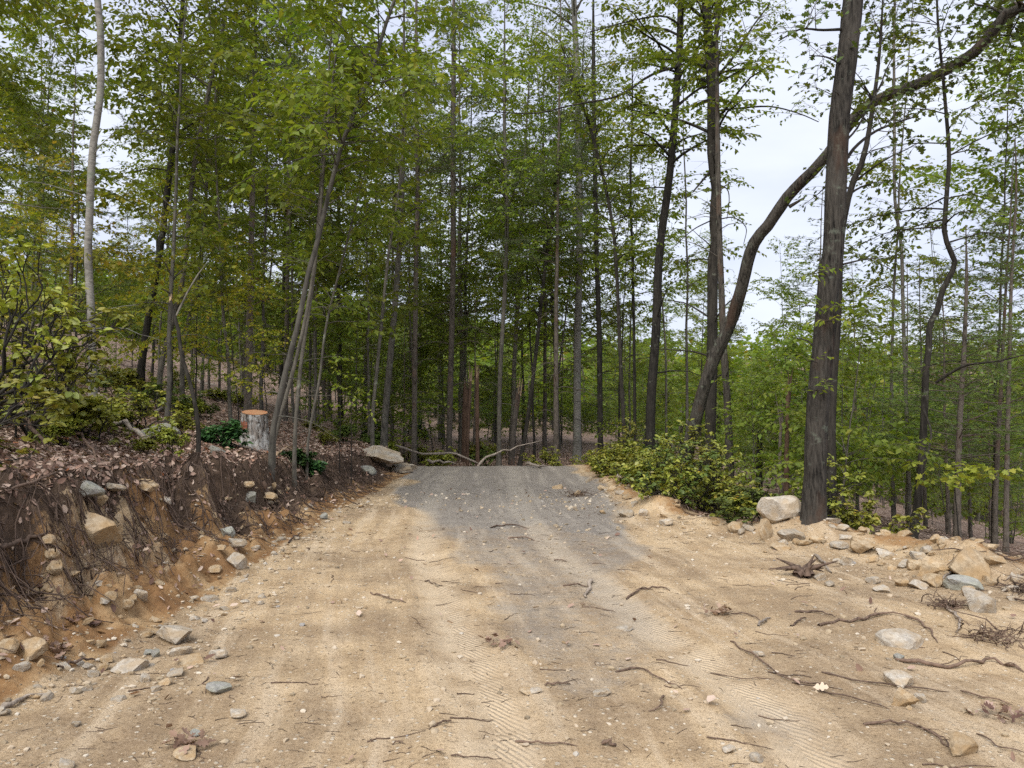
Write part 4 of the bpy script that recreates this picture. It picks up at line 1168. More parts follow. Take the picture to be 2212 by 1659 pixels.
# right of the track
o8, Q, rad = key_tree('twin_tree', 'dark trunk of the close pair, crooked halfway up, by the leaning oak',
         [(1532, 1030), (1535, 900), (1538, 786), (1540, 553), (1547, 520), (1542, 467), (1548, 417), (1538, 333), (1538, 200), (1532, 100), (1525, 0)], 16.5, 24, 20, B_DARK, M_LEAF,
         ext=[(0, 0, 2), (0, 0.1, 2.5)], seed=22, cb=0.5, nbr=34, blen=2.3, dead=12, n=40)
limb(o8, [(1540, 115), (1552, 40), (1556, -60), (1560, -200)], [16.5] * 4, 12, 7, B_DARK)
limb(o8, [C3(215, 720), C3(330, 705), C3(560, 690), C3(750, 735), C3(880, 790)], [16.5, 16.3, 16, 15.7, 15.5], 5, 2, B_DARK, leafm=M_LEAF, nbr=5, seed=32, cb=0.7)
limb(o8, [C3(220, 500), C3(350, 340), C3(440, 190), C3(560, 30)], [16.5, 16.4, 16.2, 16], 6, 3, B_DARK, leafm=M_LEAF, nbr=16, seed=33, blen=1.2)
limb(o8, [C3(160, 560), C3(80, 590), C3(-60, 720)], [16.5, 16.6, 16.8], 5, 2, B_DARK)
limb(o8, [C3(160, 400), C3(60, 500), C3(-100, 680)], [16.5, 16.6, 16.8], 5, 2, B_DARK)
limb(o8, [C3(170, 1120), C3(110, 1190), C3(65, 1245)], [16.4, 16.2, 16.0], 6, 3, B_DARK, 'dead_stub')
limb(o8, [C3(235, 1195), C3(290, 1230), C3(300, 1310), C3(285, 1420)], [16.4, 16.2, 16.1, 16.1], 3, 1.5, B_DARK, 'dead_branch')
limb(o8, [C3(240, 1420), C3(330, 1410), C3(410, 1475), C3(395, 1580)], [16.4, 16.2, 16.1, 16.1], 3, 1.5, B_DARK, 'dead_branch')
limb(o8, [C3(180, 1430), C3(80, 1480), C3(0, 1545), C3(-100, 1640)], [16.4, 16.2, 16.1, 16.1], 3, 1.2, B_DARK, 'dead_branch')
key_tree('twin_tree', 'browner trunk of the close pair, forking away from the leaning oak at its foot',
         [(1578, 1060), (1572, 886), (1563, 753), (1558, 620), (1553, 480), (1550, 300)], 15.6, 17, 11, B_OAK, M_LEAF,
         ext=[(0, 0, 2), (0, 0, 2)], seed=23, cb=0.7, nbr=18, blen=1.6, dead=8)
o9, Q, rad = key_tree('leaning_oak', 'heavy oak trunk leaning far over to the right behind the big upright oak',
         [(1478, 1016), (1508, 886), (1538, 786), (1572, 713), (1598, 636), (1625, 533), (1662, 483), (1708, 417), (1758, 367), (1792, 327), (1858, 240), (1925, 203), (1992, 177), (2058, 143), (2108, 110), (2148, 63), (2175, 30)],
         [15.2, 15, 14.8, 14.6, 14.3, 14, 13.8, 13.5, 13.2, 13, 12.6, 12.3, 12, 11.7, 11.5, 11.3, 11.2], 27, 22, B_OAK, M_OAK,
         ext=[(0.5, -0.1, 0.1), (0.6, -0.1, -0.15)], seed=24, cb=0.86, nbr=12, blen=1.4, size=0.13, sp=0.09, prof=OAK, ratio=0.62, dead=0, n=60, elev=(-20, 50), wob=0.035, ridge=0.05, sides=24)
limb(o9, [C3(2100, 110), C3(2180, 60), C3(2300, 20)], [11.3, 11.2, 11.0], 18, 10, B_OAK, leafm=M_OAK, nbr=14, blen=1.1, size=0.13, prof=OAK, ratio=0.62, sp=0.09, seed=34)
limb(o9, [C3(690, 1340), C3(790, 1280)], [13.6, 13.4], 9, 4, B_OAK, 'dead_stub')
o10, Q, rad = key_tree('oak_tree', 'big upright oak with furrowed bark and reddish patches, rooted among the berm boulders',
         [(1755, 1172), (1758, 1086), (1765, 886), (1778, 753), (1792, 586), (1800, 533), (1808, 333), (1815, 233), (1828, 133), (1842, 0)], 9.05, 44, 40, B_OAK, M_OAK,
         ext=[(0.15, 0, 1.5), (0.1, 0, 2), (0, 0, 2)], seed=25, cb=0.55, ct=1.0, nbr=26, blen=1.5, size=0.12, sp=0.1, prof=OAK, ratio=0.6, dead=9, n=60, wob=0.03, keep=0.7, step=0.22, ridge=0.06, sides=30)
limb(o10, [C3(1040, 1060), C3(1120, 950), C3(1250, 850), C3(1400, 790), C3(1510, 755)], [9.1, 9.2, 9.4, 9.7, 10], 8, 3, B_DARK, leafm=M_OAK, nbr=10, size=0.11, prof=OAK, ratio=0.6, sp=0.08, seed=35)
limb(o10, [C3(1030, 190), C3(900, 195), C3(760, 190), C3(620, 265)], [9.0, 9.1, 9.2, 9.4], 7, 2.5, B_DARK, leafm=M_OAK, nbr=8, size=0.1, prof=OAK, ratio=0.6, sp=0.09, seed=36)
limb(o10, [C3(1035, 420), C3(930, 370), C3(820, 360)], [9.0, 8.95, 8.9], 5, 2, B_DARK, leafm=M_OAK, nbr=8, size=0.1, prof=OAK, ratio=0.6, sp=0.09, seed=37)
limb(o10, [C3(1070, 900), C3(1130, 830), C3(1200, 700), C3(1300, 530)], [9.0, 9.0, 9.1, 9.2], 5, 2, B_DARK)
for i, (x_, y_, sx) in enumerate([(880, 330, -1), (905, 430, 1), (900, 330, 1), (870, 690, -1), (850, 870, 1), (930, 120, -1)]):
    limb(o10, [C6(x_, y_), C6(x_ + 60 * sx, y_ - 10), C6(x_ + 130 * sx, y_ + 10)], [8.95, 8.8, 8.7], 2, 1, B_DARK, 'sprout', leafm=M_LEAFB if i == 1 else M_LEAF, nbr=4, blen=0.22, size=0.09, sp=0.05, seed=300 + i)
key_tree('oak_tree', 'narrower grey trunk right behind the big upright oak, half hidden by it',
         [(1795, 1075), (1795, 886), (1808, 686), (1812, 586), (1818, 500), (1840, 400), (1868, 330)], 10.8, 24, 12, B_DARK, M_OAK,
         ext=[(0.2, 0, 1.2), (0.1, 0, 1.2)], seed=26, cb=0.6, nbr=18, blen=1.3, size=0.1, prof=OAK, ratio=0.6, sp=0.09, dead=4, n=30)
key_tree('slim_tree', 'tall bare whip of a tree right of the big oak, kinked in the middle',
         [(1962, 1010), (1958, 880), (1955, 803), (1950, 640), (1947, 533), (1933, 430), (1932, 266), (1931, 100), (1933, 0)], 13.5, 9, 5, B_GREY, M_LEAF,
         ext=[(0, 0, 1.5)], seed=27, cb=0.55, nbr=14, blen=0.9, dead=10, n=36)
o12, Q, rad = key_tree('crooked_tree', 'dark crooked tree with an S-bend in its upper stem right of the kinked whip',
         [(1966, 1205), (1980, 1106), (1990, 1000), (1997, 886), (2000, 803), (2006, 753), (2008, 703), (2025, 670), (2035, 630), (2060, 580), (2063, 566), (2050, 535), (2040, 500), (2045, 420), (2050, 333), (2040, 200), (2025, 30)], 11.2, 17, 5, B_DARK, M_OAK,
         ext=[(0, 0, 1.2)], seed=28, cb=0.5, nbr=36, blen=1.7, size=0.1, prof=OAK, ratio=0.6, sp=0.08, n=60, elev=(-5, 30))
limb(o12, [C6(1640, 820), C6(1750, 750), C6(1850, 705), C6(2050, 680), C6(2212, 640)], [11.2, 11, 10.8, 10.5, 10.3], 7, 2.5, B_DARK, leafm=M_HEM, nbr=10, seed=38)
limb(o12, [C6(1560, 1000), C6(1610, 1150), C6(1570, 1350), C6(1540, 1480)], [11, 10.9, 10.8, 10.8], 5, 3, B_DARK, 'dead_branch')
key_tree('young_pine', 'young pine with wide feathery branches at the right, reddish lower trunk',
         [(2068, 1204), (2068, 1086), (2072, 936), (2080, 800), (2085, 700), (2088, 600)], 11.6, 15, 7, B_PINE, M_HEM,
         ext=[(0, 0, 0.8)], seed=29, kind='pine', cb=0.28, nbr=70, blen=2.0, nl=0.085, nw=0.006, spread=0.6, flat=0.5, dead=7, dlen=0.9, ddroop=0.35, sp=0.075, nn=16)
key_tree('young_pine', 'slim young pine with sparse tufted branches, right of the feathery one',
         [(2172, 1215), (2175, 1000), (2180, 800), (2185, 600), (2195, 420)], 12.5, 11, 5, B_PINE, M_HEM,
         ext=[(0, 0, 1.0)], seed=30, kind='pine', cb=0.3, nbr=60, blen=1.7, nl=0.095, nw=0.006, dead=6, dlen=0.8, sp=0.08)

# ------------------------------------------------------------------ broken snags past the end of the track
def snag(label, pts, Y, w0, w1, seed, mat=B_SNAG, sm=M_SPLINT):
    rg = np.random.default_rng(seed)
    P = np.array([at(a, b, Y) for a, b in pts])
    gz = float(H(P[0, 0], P[0, 1])); P[0, 2] = min(P[0, 2], gz - 0.1)
    base = np.array([P[0, 0], P[0, 1], gz])
    Q = spline(P, 12) - base
    rad = np.linspace(px_m(w0, Y) / 2, px_m(w1, Y) / 2, 12)
    KEY_XY.append(base[:2])
    k = 12
    v, f = tubes(Q, rad, k, wob=0.04, rng=rg)
    v = v.reshape(12, k, 3); v[-1, :, 2] += rg.uniform(-0.25, 0.3, k); v[-1, :, :2] = v[-2, :, :2] + (v[-1, :, :2] - v[-2, :, :2]) * 0.7
    o = thing('snag', label, 'snag', base)
    link('trunk', build_mesh('trunk', [(v.reshape(-1, 3), f, 0, 0.5)], [mat]), o)
    sp = []
    for _ in range(7):
        a = rg.uniform(0, 6.28); q = Q[-1] + np.array([math.cos(a), math.sin(a), 0]) * rad[-1] * 0.7 - UP * 0.15
        sp.append((*tubes(np.array([q, q + np.array([rg.normal(0, .04), rg.normal(0, .04), rg.uniform(0.2, 0.6)])]), np.array([0.02, 0.003]), 4), 0, 0.5))
    link('splinter', build_mesh('splinter', sp, [sm]), o)
snag('thick red-brown snag, first of the broken stems past the track', [(1003, 950), (1005, 900), (1007, 836)], 25, 14, 13, 1)
snag('thin splintered snag with a pale torn top past the track', [(1009, 1000), (1013, 900), (1017, 812)], 22, 6, 5, 2)
snag('red-brown snag with a shattered top between the thick snag and the torn grey stem', [(1032, 992), (1031, 900), (1031, 806)], 23, 9, 8, 3)
snag('leaning grey-brown broken trunk without a top past the track', [(1104, 985), (1110, 920), (1121, 845)], 24, 14, 11, 4, B_PINE)
snag('short brown snag among laurels at the right, rust-coloured leaves round it', [(1697, 1090), (1699, 1000), (1702, 850)], 12.5, 13, 8, 5, sm=B_SNAG)
snag('slim brown snag right beside the short rust-leaved snag', [(1690, 1080), (1685, 980), (1688, 900)], 13.2, 9, 6, 6, B_PINE, B_PINE)
snag('dark stub of a trunk at the foot of the slope behind the laurels', [(1640, 1070), (1640, 1020), (1641, 960)], 15.5, 15, 13, 7, B_DARK, B_DARK)

# ------------------------------------------------------------------ sawn stump
def stump():
    p = hit(545, 968); Y = p[1]
    p[1] += 0.1; p[2] = float(H(p[0], p[1]))
    o = thing('tree_stump', 'sawn tree stump with a fresh orange top and grey ridged bark', 'stump', p)
    KEY_XY.append(p[:2])
    k, n = 48, 12
    a = np.arange(k) / k * 2 * math.pi
    rg = np.random.default_rng(8)
    hgt = px_m(76, Y); R0 = px_m(27, Y)
    ridge = 0.06 * np.sign(np.sin(a * 12 + 1.5 * np.sin(a * 3))) * np.abs(np.sin(a * 12 + 1.5 * np.sin(a * 3))) ** 0.5
    lobes = 0.35 * np.maximum(np.sin(a * 3 + 0.6), 0) ** 2 + 0.2 * np.maximum(np.sin(a * 2 - 1), 0) ** 2
    V = []
    for i in range(n):
        t = i / (n - 1)
        r = R0 * (1 + ridge * (1 if i < n - 1 else 0.6) + 0.025 * rg.standard_normal(k) + (lobes + 0.35) * (1 - t) ** 3 * 1.3)
        V.append(np.stack([r * np.cos(a), r * np.sin(a), np.full(k, -0.12 + t * (hgt + 0.12)) + t * R0 * (0.18 * np.sin(a) - 0.08 * np.cos(a))], -1))
    V = np.array(V)
    i, j = np.meshgrid(np.arange(n - 1), np.arange(k), indexing='ij')
    F = np.stack([i * k + j, i * k + (j + 1) % k, (i + 1) * k + (j + 1) % k, (i + 1) * k + j], -1).reshape(-1, 4)
    kb = MN('stump_bark'); q = kb.obj()
    n1 = kb.noise(kb.map(q, (30, 30, 5)), 1, 6, 0.65, 0.5); n2 = kb.noise(q, 9, 5, 0.7)
    c = kb.ramp(n1, [(0.42, (0.035, 0.028, 0.022)), (0.56, (0.26, 0.23, 0.2))])
    c = kb.mix(kb.ramp(n2, [(0.46, 0.0), (0.58, 0.8)]), c, (0.42, 0.42, 0.4))
    kb.bsdf(c, 0.9, kb.bump(n1, 0.9, 0.03), 0.15)
    link('bark', build_mesh('bark', [(V.reshape(-1, 3), F, 0, 0.5)], [kb.m]), o)
    # cut face with rings
    kt = MN('stump_cut'); q = kt.obj()
    sv = kt.n('ShaderNodeSeparateXYZ'); kt.l(q, sv.inputs[0])
    rr = kt.math('SQRT', kt.math('ADD', kt.math('MULTIPLY', sv.outputs[0], sv.outputs[0]), kt.math('MULTIPLY', sv.outputs[1], sv.outputs[1])))
    rr = kt.math('ADD', rr, kt.math('MULTIPLY', kt.noise(q, 8, 3), 0.03))
    ring = kt.math('ADD', kt.math('MULTIPLY', kt.math('SINE', kt.math('MULTIPLY', rr, 420.0)), 0.5), 0.5)
    c = kt.mix(ring, (0.27, 0.135, 0.065), (0.36, 0.21, 0.115))
    c = kt.mix(kt.ramp(kt.noise(q, 12, 4), [(0.5, 0.0), (0.7, 0.6)]), c, (0.36, 0.1, 0.045))
    kt.bsdf(c, 0.8, kt.bump(ring, 0.3, 0.005), 0.15)
    top = V[-1].copy() * [0.985, 0.985, 1]; top[:, 2] += 0.006
    inner = top * [0.5, 0.5, 1]; cen = top.mean(0)[None]
    VT = np.vstack([top, inner, cen])
    jq = np.arange(k)
    F4 = np.stack([jq, (jq + 1) % k, k + (jq + 1) % k, k + jq], -1)
    F3 = np.stack([k + jq, k + (jq + 1) % k, np.full(k, 2 * k)], -1)
    link('cut_face', build_mesh('cut_face', [(VT, F4, 0, 0.5), (VT, F3, 0, 0.5)], [kt.m], False), o)
    # torn strip on the left front: bare red-brown wood below the saw cut
    aa = np.linspace(R(212), R(258), 9); zz = np.linspace(hgt * 0.45, hgt * 0.76, 5)
    VS = np.array([[(R0 * 1.075 + 0.006 * rg.standard_normal()) * math.cos(x) , (R0 * 1.075 + 0.006 * rg.standard_normal()) * math.sin(x), z + 0.012 * rg.standard_normal()] for z in zz for x in aa])
    i, j = np.meshgrid(np.arange(4), np.arange(8), indexing='ij')
    FS = np.stack([i * 9 + j, i * 9 + j + 1, (i + 1) * 9 + j + 1, (i + 1) * 9 + j], -1).reshape(-1, 4)
    kr = MN('torn_wood'); c = kr.ramp(kr.noise(kr.map(kr.obj(), (6, 6, 60)), 1, 4, 0.6), [(0.35, (0.09, 0.03, 0.018)), (0.65, (0.27, 0.1, 0.055))])
    kr.bsdf(c, 0.85)
    link('torn_wood', build_mesh('torn_wood', [(VS, FS, 0, 0.5)], [kr.m]), o)
stump()

# ------------------------------------------------------------------ shrubs
def laurel(rg, h=1.2, spread=0.8, nst=6, leafs=7, size=0.085, prof=LANCE, ratio=0.36, depth=4):
    segs, ends = [], []
    def go(p, d, L, r, lev):
        q = [p]; dd = d.copy()
        for _ in range(4):
            dd = nrm(dd + rg.normal(0, 0.28, 3) + UP * 0.08); q.append(q[-1] + dd * L / 4)
        q = np.array(q); segs.append((q, np.linspace(r, r * 0.65, 5)))
        if lev == 0:
            ends.append((q[-1], dd)); return
        if rg.random() < 0.5: ends.append((q[2] + rg.normal(0, 0.03, 3), nrm(dd + rg.normal(0, 0.5, 3))))
        for _ in range(rg.integers(2, 4)):
            go(q[-1], nrm(dd + rg.normal(0, 0.55, 3) + UP * 0.1), L * rg.uniform(0.55, 0.8), r * 0.62, lev - 1)
    for i in range(nst):
        a = rg.uniform(0, 6.28)
        d = nrm(np.array([math.cos(a) * spread, math.sin(a) * spread, 1.0]))
        go(np.array([rg.normal(0, 0.1), rg.normal(0, 0.1), -0.05]), d, h * rg.uniform(0.35, 0.5), 0.013 * h + 0.004, depth - 1)
    st = [(*tubes(np.stack([s[0] for s in segs]), np.stack([s[1] for s in segs]), 5), 0, 0.5)]
    E = np.array([e[0] for e in ends]); D = np.array([e[1] for e in ends])
    n = leafs; m = len(E)
    pos = np.repeat(E, n, 0) + rg.normal(0, 0.012, (m * n, 3)); dd = np.repeat(D, n, 0)
    az = np.tile(np.arange(n) * 2 * math.pi / n, m) + np.repeat(rg.uniform(0, 6, m), n)
    ld = nrm(np.stack([np.cos(az), np.sin(az), np.zeros(m * n)], -1) + dd * 0.45 + rg.normal(0, 0.22, (m * n, 3)) - UP * rg.uniform(0, 0.5, m * n)[:, None])
    nn = nrm(UP * 0.9 + rg.normal(0, 0.3, (m * n, 3)))
    L = size * rg.uniform(0.65, 1.25, m * n)
    v, f, r = leaves(pos, ld, nn, L, L * ratio * 1.9, prof, 0.22, 0.2, rnd=np.clip(0.75 * rg.random(m * n) + 0.25 * np.repeat(rg.random(m), n), 0, 1), rng=rg)
    return st, [(v, f, 0, r)]

def shrub_obj(name, label, cat, loc, st, fo, leafm, group=None, rz=0):
    o = thing(name, label, cat, loc, rz, group)
    link('stems', build_mesh('stems', st, [B_DARK]), o)
    link('foliage', build_mesh('foliage', fo, [leafm]), o)
    return o
LAND = [((-5.9, 10.6), 'the pale birch-like trunk'), ((-6.2, 15.5), 'the dark-barked maple'), ((-3.7, 10.0), 'the sawn stump'), ((-3.6, 11.5), 'the clump of leaning grey stems'),
        ((-2.9, 17.5), 'the scarred grey trunk'), ((-1.2, 23), 'the two tall pines'), ((-0.7, 24.5), 'the red-brown snags'), ((0.9, 26), 'the mottled pale trunk'), ((2.3, 23), 'the straight dark trunk'),
        ((3.4, 19), 'the rough swaying trunk'), ((4.7, 16.5), 'the twin trunks'), ((3.9, 10), 'the big upright oak'), ((5.4, 11.2), 'the S-bent crooked tree'), ((6.8, 12), 'the feathery young pine'), ((7.0, 14), 'the kinked bare whip')]
def landmark(x, y):
    j = min(range(len(LAND)), key=lambda i: (LAND[i][0][0] - x) ** 2 + (LAND[i][0][1] - y) ** 2)
    (lx, ly), ph = LAND[j]
    d = math.hypot(lx - x, ly - y)
    if d < 3.2: return 'close to ' + ph
    if math.hypot(x, y) > math.hypot(lx, ly) + 2.5:
        return ('not far behind ' if d < 8 else 'well behind ') + ph
    return 'some way from ' + ph
LP = []
for i, (h, sp, ns) in enumerate([(1.5, 0.7, 6), (1.2, 0.9, 7), (0.85, 1.0, 8), (0.6, 1.1, 8)]):
    LP.append(laurel(np.random.default_rng(40 + i), h, sp, ns))
LM = [(build_mesh('stems', s, [B_DARK]), build_mesh('foliage', f, [M_LAUREL])) for s, f in LP]
LMG = [build_mesh('foliage', f, [M_HEM]) for s, f in LP]
def lab(t, x, y):
    t = t + ' ' + landmark(x, y)
    return t, 'shrubs: ' + t
def put_laurel(v, x, y, sc, label, group, green=False):
    o = thing('laurel_shrub', label, 'shrub', gnd(x, y), ru(0, 6.28), group)
    o.scale = (sc, sc, sc * ru(0.85, 1.15))
    link('stems', LM[v][0], o); link('foliage', LMG[v] if green else LM[v][1], o)
L_NEAR = 'tall yellow-green mountain laurel growing over dry leaves at the top of the near bank'
for x, y, v, s in [(-4.75, 6.6, 0, 1.0), (-5.3, 7.5, 0, 1.05), (-4.9, 7.9, 1, 1.1), (-5.6, 8.6, 2, 1.0), (-5.2, 9.0, 3, 0.9), (-6.9, 9.7, 0, 1.1), (-4.9, 10.0, 2, 0.85), (-4.5, 5.8, 1, 0.9), (-6.9, 10.6, 0, 1.0), (-4.75, 8.6, 3, 1.0)]:
    put_laurel(v, x, y, s, L_NEAR, 'laurels on the near bank')
for i in range(15):
    y = ru(12, 21); x = float(x_foot(y) - bank_w(y)) - ru(0.5, 6.5)
    if abs(x) > 0.62 * y: continue
    if (x + 3.6) ** 2 + (y - 10.2) ** 2 < 0.8: continue
    put_laurel(random.choice((2, 3, 3)), x, y, ru(0.6, 0.9), *lab('bushy laurel among dry leaves', x, y), random.random() < 0.2)
for i in range(38):
    y = 10.0 + 10.5 * random.random() ** 1.1; x = float(x_right(y)) + 0.5 + min(abs(rgs(0.2, 0.75)), 1.7)
    if y < 11 and x > 3.3: continue
    put_laurel(random.choice((1, 2, 2, 3)), x, y, ru(0.75, 1.05), *lab('low yellow-green laurel in the dense thicket', x, y), random.random() < 0.12)
for i in range(26):
    y = ru(21.5, 28); x = ru(-4, 6)
    put_laurel(random.choice((2, 3, 3)), x, y, ru(0.7, 1.0), *lab('low laurel on flat ground past the track', x, y), random.random() < 0.2)
for px, py, sc in [(130, 960, 0.5), (235, 900, 0.55), (270, 925, 0.5), (365, 975, 0.5), (390, 940, 0.5), (420, 900, 0.55), (330, 860, 0.7), (480, 870, 0.75), (520, 880, 0.7), (260, 850, 0.8), (700, 960, 0.5), (740, 930, 0.7), (300, 980, 0.35)]:
    q = hit(px, py); put_laurel(3, q[0], q[1], sc, *lab('knee-high laurel sprig on the slope', q[0], q[1]))
put_laurel(1, 4.05, 10.2, 0.8, 'yellowish leafy shrub just right of the big upright oak', None)
put_laurel(2, 4.4, 9.6, 0.8, 'low leafy shrub beneath the yellowish one right of the big oak', None)
# dark evergreen clump by the stump
def dark_clump(px, py, wpx, label, seed, Y=None):
    rg = np.random.default_rng(seed)
    p = hit(px, py); s = px_m(wpx, p[1])
    st, fo = laurel(rg, s * 0.62, 0.95, 8, 8, 0.1, OVATE, 0.3, 4)
    shrub_obj('evergreen_shrub', label, 'shrub', p, st, fo, M_DARKLEAF)
dark_clump(466, 962, 84, 'dark green glossy shrub crowding the left side of the stump', 61)
dark_clump(640, 992, 46, 'small dark green sprig drooping over the bank edge right of the stump', 62)
dark_clump(660, 1010, 30, 'little dark green tuft below the drooping sprig on the bank edge', 63)
dark_clump(895, 945, 60, 'dark green shrub on the slope behind the white ledge rock', 64)
dark_clump(805, 945, 56, 'dark green shrub left of the scarred grey trunk', 65)

# little yellow maple spray at the right
rg = np.random.default_rng(66)
p = at(2066, 1013, 10.2); g = gnd(p[0], p[1])
PT = np.array([[0, 0, -0.1], [0.02, 0, 0.3], [-0.02, 0.02, p[2] - g[2] - 0.12], [0, 0, p[2] - g[2]]])
trk_, cr_ = hardwood(spline(PT, 10), np.linspace(0.012, 0.005, 10), rg, cb=0.8, nbr=14, blen=0.62, elev=(-5, 15), droop=0.08, size=0.085, sp=0.05, prof=MAPLE, ratio=0.75, dead=0, step=0.1, hi=0.25, sides=6, dr=0.15)
add_tree('maple_seedling', 'small maple sapling with one flat layer of bright yellow-green leaves', g, trk_, cr_, B_DARK, M_LEAFB, cat='sapling')
for px, py, Y, h, lb in [(40, 640, 7.6, 2.2, 'bright green shoot rising out of the near laurels'), (760, 805, 13.5, 1.6, 'small bright-leaved seedling right of the arching grey stems'), (735, 760, 14.0, 1.9, 'bright-leaved seedling above the small one right of the grey stems')]:
    p = at(px, py, Y); g = gnd(p[0], p[1]); hh = max(p[2] - g[2], 0.5)
    P_, r_ = straight_trunk(hh, 0.012, rg, n=8)
    t_, c_ = hardwood(P_, r_, rg, cb=0.55, nbr=9, blen=0.5, elev=(-5, 30), size=0.09, sp=0.06, dead=0, sides=5, step=0.12, hi=0.25)
    add_tree('seedling', lb, g, t_, c_, B_DARK, M_LEAFB, cat='sapling')

# ------------------------------------------------------------------ the forest: prototypes, then one copy per tree
rgF = np.random.default_rng(77)
def proto(kind, i):
    rg = np.random.default_rng(200 + i)
    if kind == 'sapling':
        P_, r_ = straight_trunk(rg.uniform(8.5, 11), rg.uniform(0.035, 0.05), rg, 0.05, 0.02)
        t_, c_ = hardwood(P_, r_, rg, cb=0.16, nbr=44, blen=2.2, elev=(8, 50), size=0.14, sp=0.056, dead=5, sides=6)
        b, l = B_GREY, M_LEAF
    elif kind == 'tall':
        P_, r_ = straight_trunk(rg.uniform(14, 18), rg.uniform(0.08, 0.12), rg, 0.03, 0.012)
        t_, c_ = hardwood(P_, r_, rg, cb=0.25, nbr=58, blen=3.3, elev=(8, 50), size=0.15, sp=0.06, dead=8, sides=8, step=0.16)
        b, l = (B_DARK, B_GREY)[i % 2], M_LEAF
    elif kind == 'pine':
        P_, r_ = straight_trunk(rg.uniform(14, 17), rg.uniform(0.08, 0.11), rg, 0.01, 0.006)
        t_, c_ = conifer(P_, r_, rg, cb=0.38, nbr=90, blen=2.6, dead=26, dlen=1.7)
        b, l = B_PINE, M_PINE
    elif kind == 'young':
        P_, r_ = straight_trunk(rg.uniform(5.5, 8), rg.uniform(0.04, 0.055), rg, 0.02, 0.008)
        t_, c_ = conifer(P_, r_, rg, cb=0.2, nbr=75, blen=1.8, dead=5, dlen=0.7, nl=0.095, nw=0.008, spread=0.65, flat=0.5, sp=0.085, nn=13)
        b, l = B_PINE, M_HEM
    elif kind == 'yellow':
        P_, r_ = straight_trunk(rg.uniform(4, 5.5), rg.uniform(0.02, 0.03), rg, 0.06, 0.02)
        t_, c_ = hardwood(P_, r_, rg, cb=0.3, nbr=26, blen=1.5, elev=(-8, 22), size=0.085, sp=0.055, dead=3, sides=5, prof=MAPLE, ratio=0.6)
        b, l = B_DARK, M_LEAFY
    elif kind == 'small':
        P_, r_ = straight_trunk(rg.uniform(3, 5), rg.uniform(0.015, 0.025), rg, 0.06, 0.02)
        t_, c_ = hardwood(P_, r_, rg, cb=0.12, nbr=30, blen=1.5, elev=(8, 50), size=0.13, sp=0.055, dead=1, sides=5)
        b, l = B_GREY, M_LEAF
    elif kind == 'pole':
        P_, r_ = straight_trunk(rg.uniform(9, 13), rg.uniform(0.03, 0.06), rg, 0.04, 0.015)
        t_, c_ = hardwood(P_, r_, rg, cb=0.4, nbr=30, blen=2.0, elev=(12, 52), size=0.14, sp=0.06, dead=6, sides=6)
        b, l = (B_GREY, B_DARK)[i % 2], M_LEAF
    return build_mesh('trunk', t_, [b]), build_mesh('crown', c_, [l, M_TWIG])
PROTO = {k: [proto(k, 10 * j + i) for i in range(n)] for j, (k, n) in enumerate([('sapling', 4), ('tall', 4), ('pine', 2), ('young', 3), ('yellow', 2), ('small', 3), ('pole', 3)])}
TXT = {'sapling': ('young_tree', 'slender leafy young tree'), 'tall': ('tall_tree', 'tall leafy forest tree'), 'pine': ('pine_tree', 'tall soft-needled pine'),
       'young': ('young_conifer', 'young feathery green conifer'), 'yellow': ('maple_sapling', 'small maple with yellowing orange leaves'), 'small': ('small_sapling', 'small thin leafy sapling'), 'pole': ('pole_tree', 'thin bare-stemmed pole of a tree')}
placed = list(KEY_XY)
def free(x, y, d):
    for q in placed:
        if (q[0] - x) ** 2 + (q[1] - y) ** 2 < d * d: return False
    return True
def put_tree(kind, x, y, sc, label, group):
    v = random.randrange(len(PROTO[kind])); t, c = PROTO[kind][v]
    nm, tx = TXT[kind]
    lb = tx + ' ' + (label if group.startswith('deep') else landmark(x, y))
    o = thing(nm, lb, 'tree', gnd(x, y), ru(0, 6.28), 'trees: ' + lb)
    o.scale = (sc, sc, sc)
    link('trunk', t, o); link('crown', c, o)
    placed.append((x, y))
def scatter(n, region, kinds, dmin, label, group, sc=(0.85, 1.15)):
    k = tries = 0
    while k < n and tries < n * 60:
        tries += 1
        x, y = region()
        if abs(x) > 0.72 * y + 1.5 or not free(x, y, dmin): continue
        kd = random.choices([a for a, b in kinds], [b for a, b in kinds])[0]
        if kd in ('sapling', 'tall', 'pole', 'pine') and -0.6 < x / y < -0.47 and y < 45: continue
        put_tree(kd, x, y, ru(*sc), label, group); k += 1
def rg_left():
    y = ru(12.5, 34); return -ru(4.8 + 0.03 * y, 0.74 * y), y
def rg_left_near():
    y = ru(11, 15); return -ru(5.2, 0.7 * y), y
def rg_mid():
    y = ru(22.5, 42); return ru(-6 - 0.1 * y, 3 + 0.1 * y), y
def rg_right():
    y = ru(17, 45); return ru(5.5 + 0.05 * y, 0.74 * y), y
def rg_right_low():
    y = ru(12.5, 20); return ru(6.0, 0.7 * y), y
def rg_back():
    y = ru(40, 62); return ru(-0.72 * y, 0.3 * y), y
for x, y, s in [(-6.6, 11.6, 0.85), (-8.6, 12.6, 0.95), (-5.6, 13.6, 0.85), (-9.4, 14.0, 0.95), (-4.6, 13.0, 0.62), (-6.6, 15.0, 0.9)]:
    put_tree('yellow', x, y, s, 'on the slope left of the stump', 'on the left slope')
LFT = ('on the leaf-covered slope left of the track', 'on the left slope')
MID = ('in the wood past the end of the track', 'past the track end')
RGT = ('on the falling ground right of the track', 'right of the track')
BCK = ('deep in the background wood', 'deep in the wood')
scatter(12, rg_left_near, [('sapling', 4), ('pole', 1)], 1.2, *LFT)
scatter(40, rg_left, [('sapling', 4), ('tall', 0.8), ('pole', 4), ('small', 1.0), ('pine', 0.4), ('young', 0.3)], 1.0, *LFT)
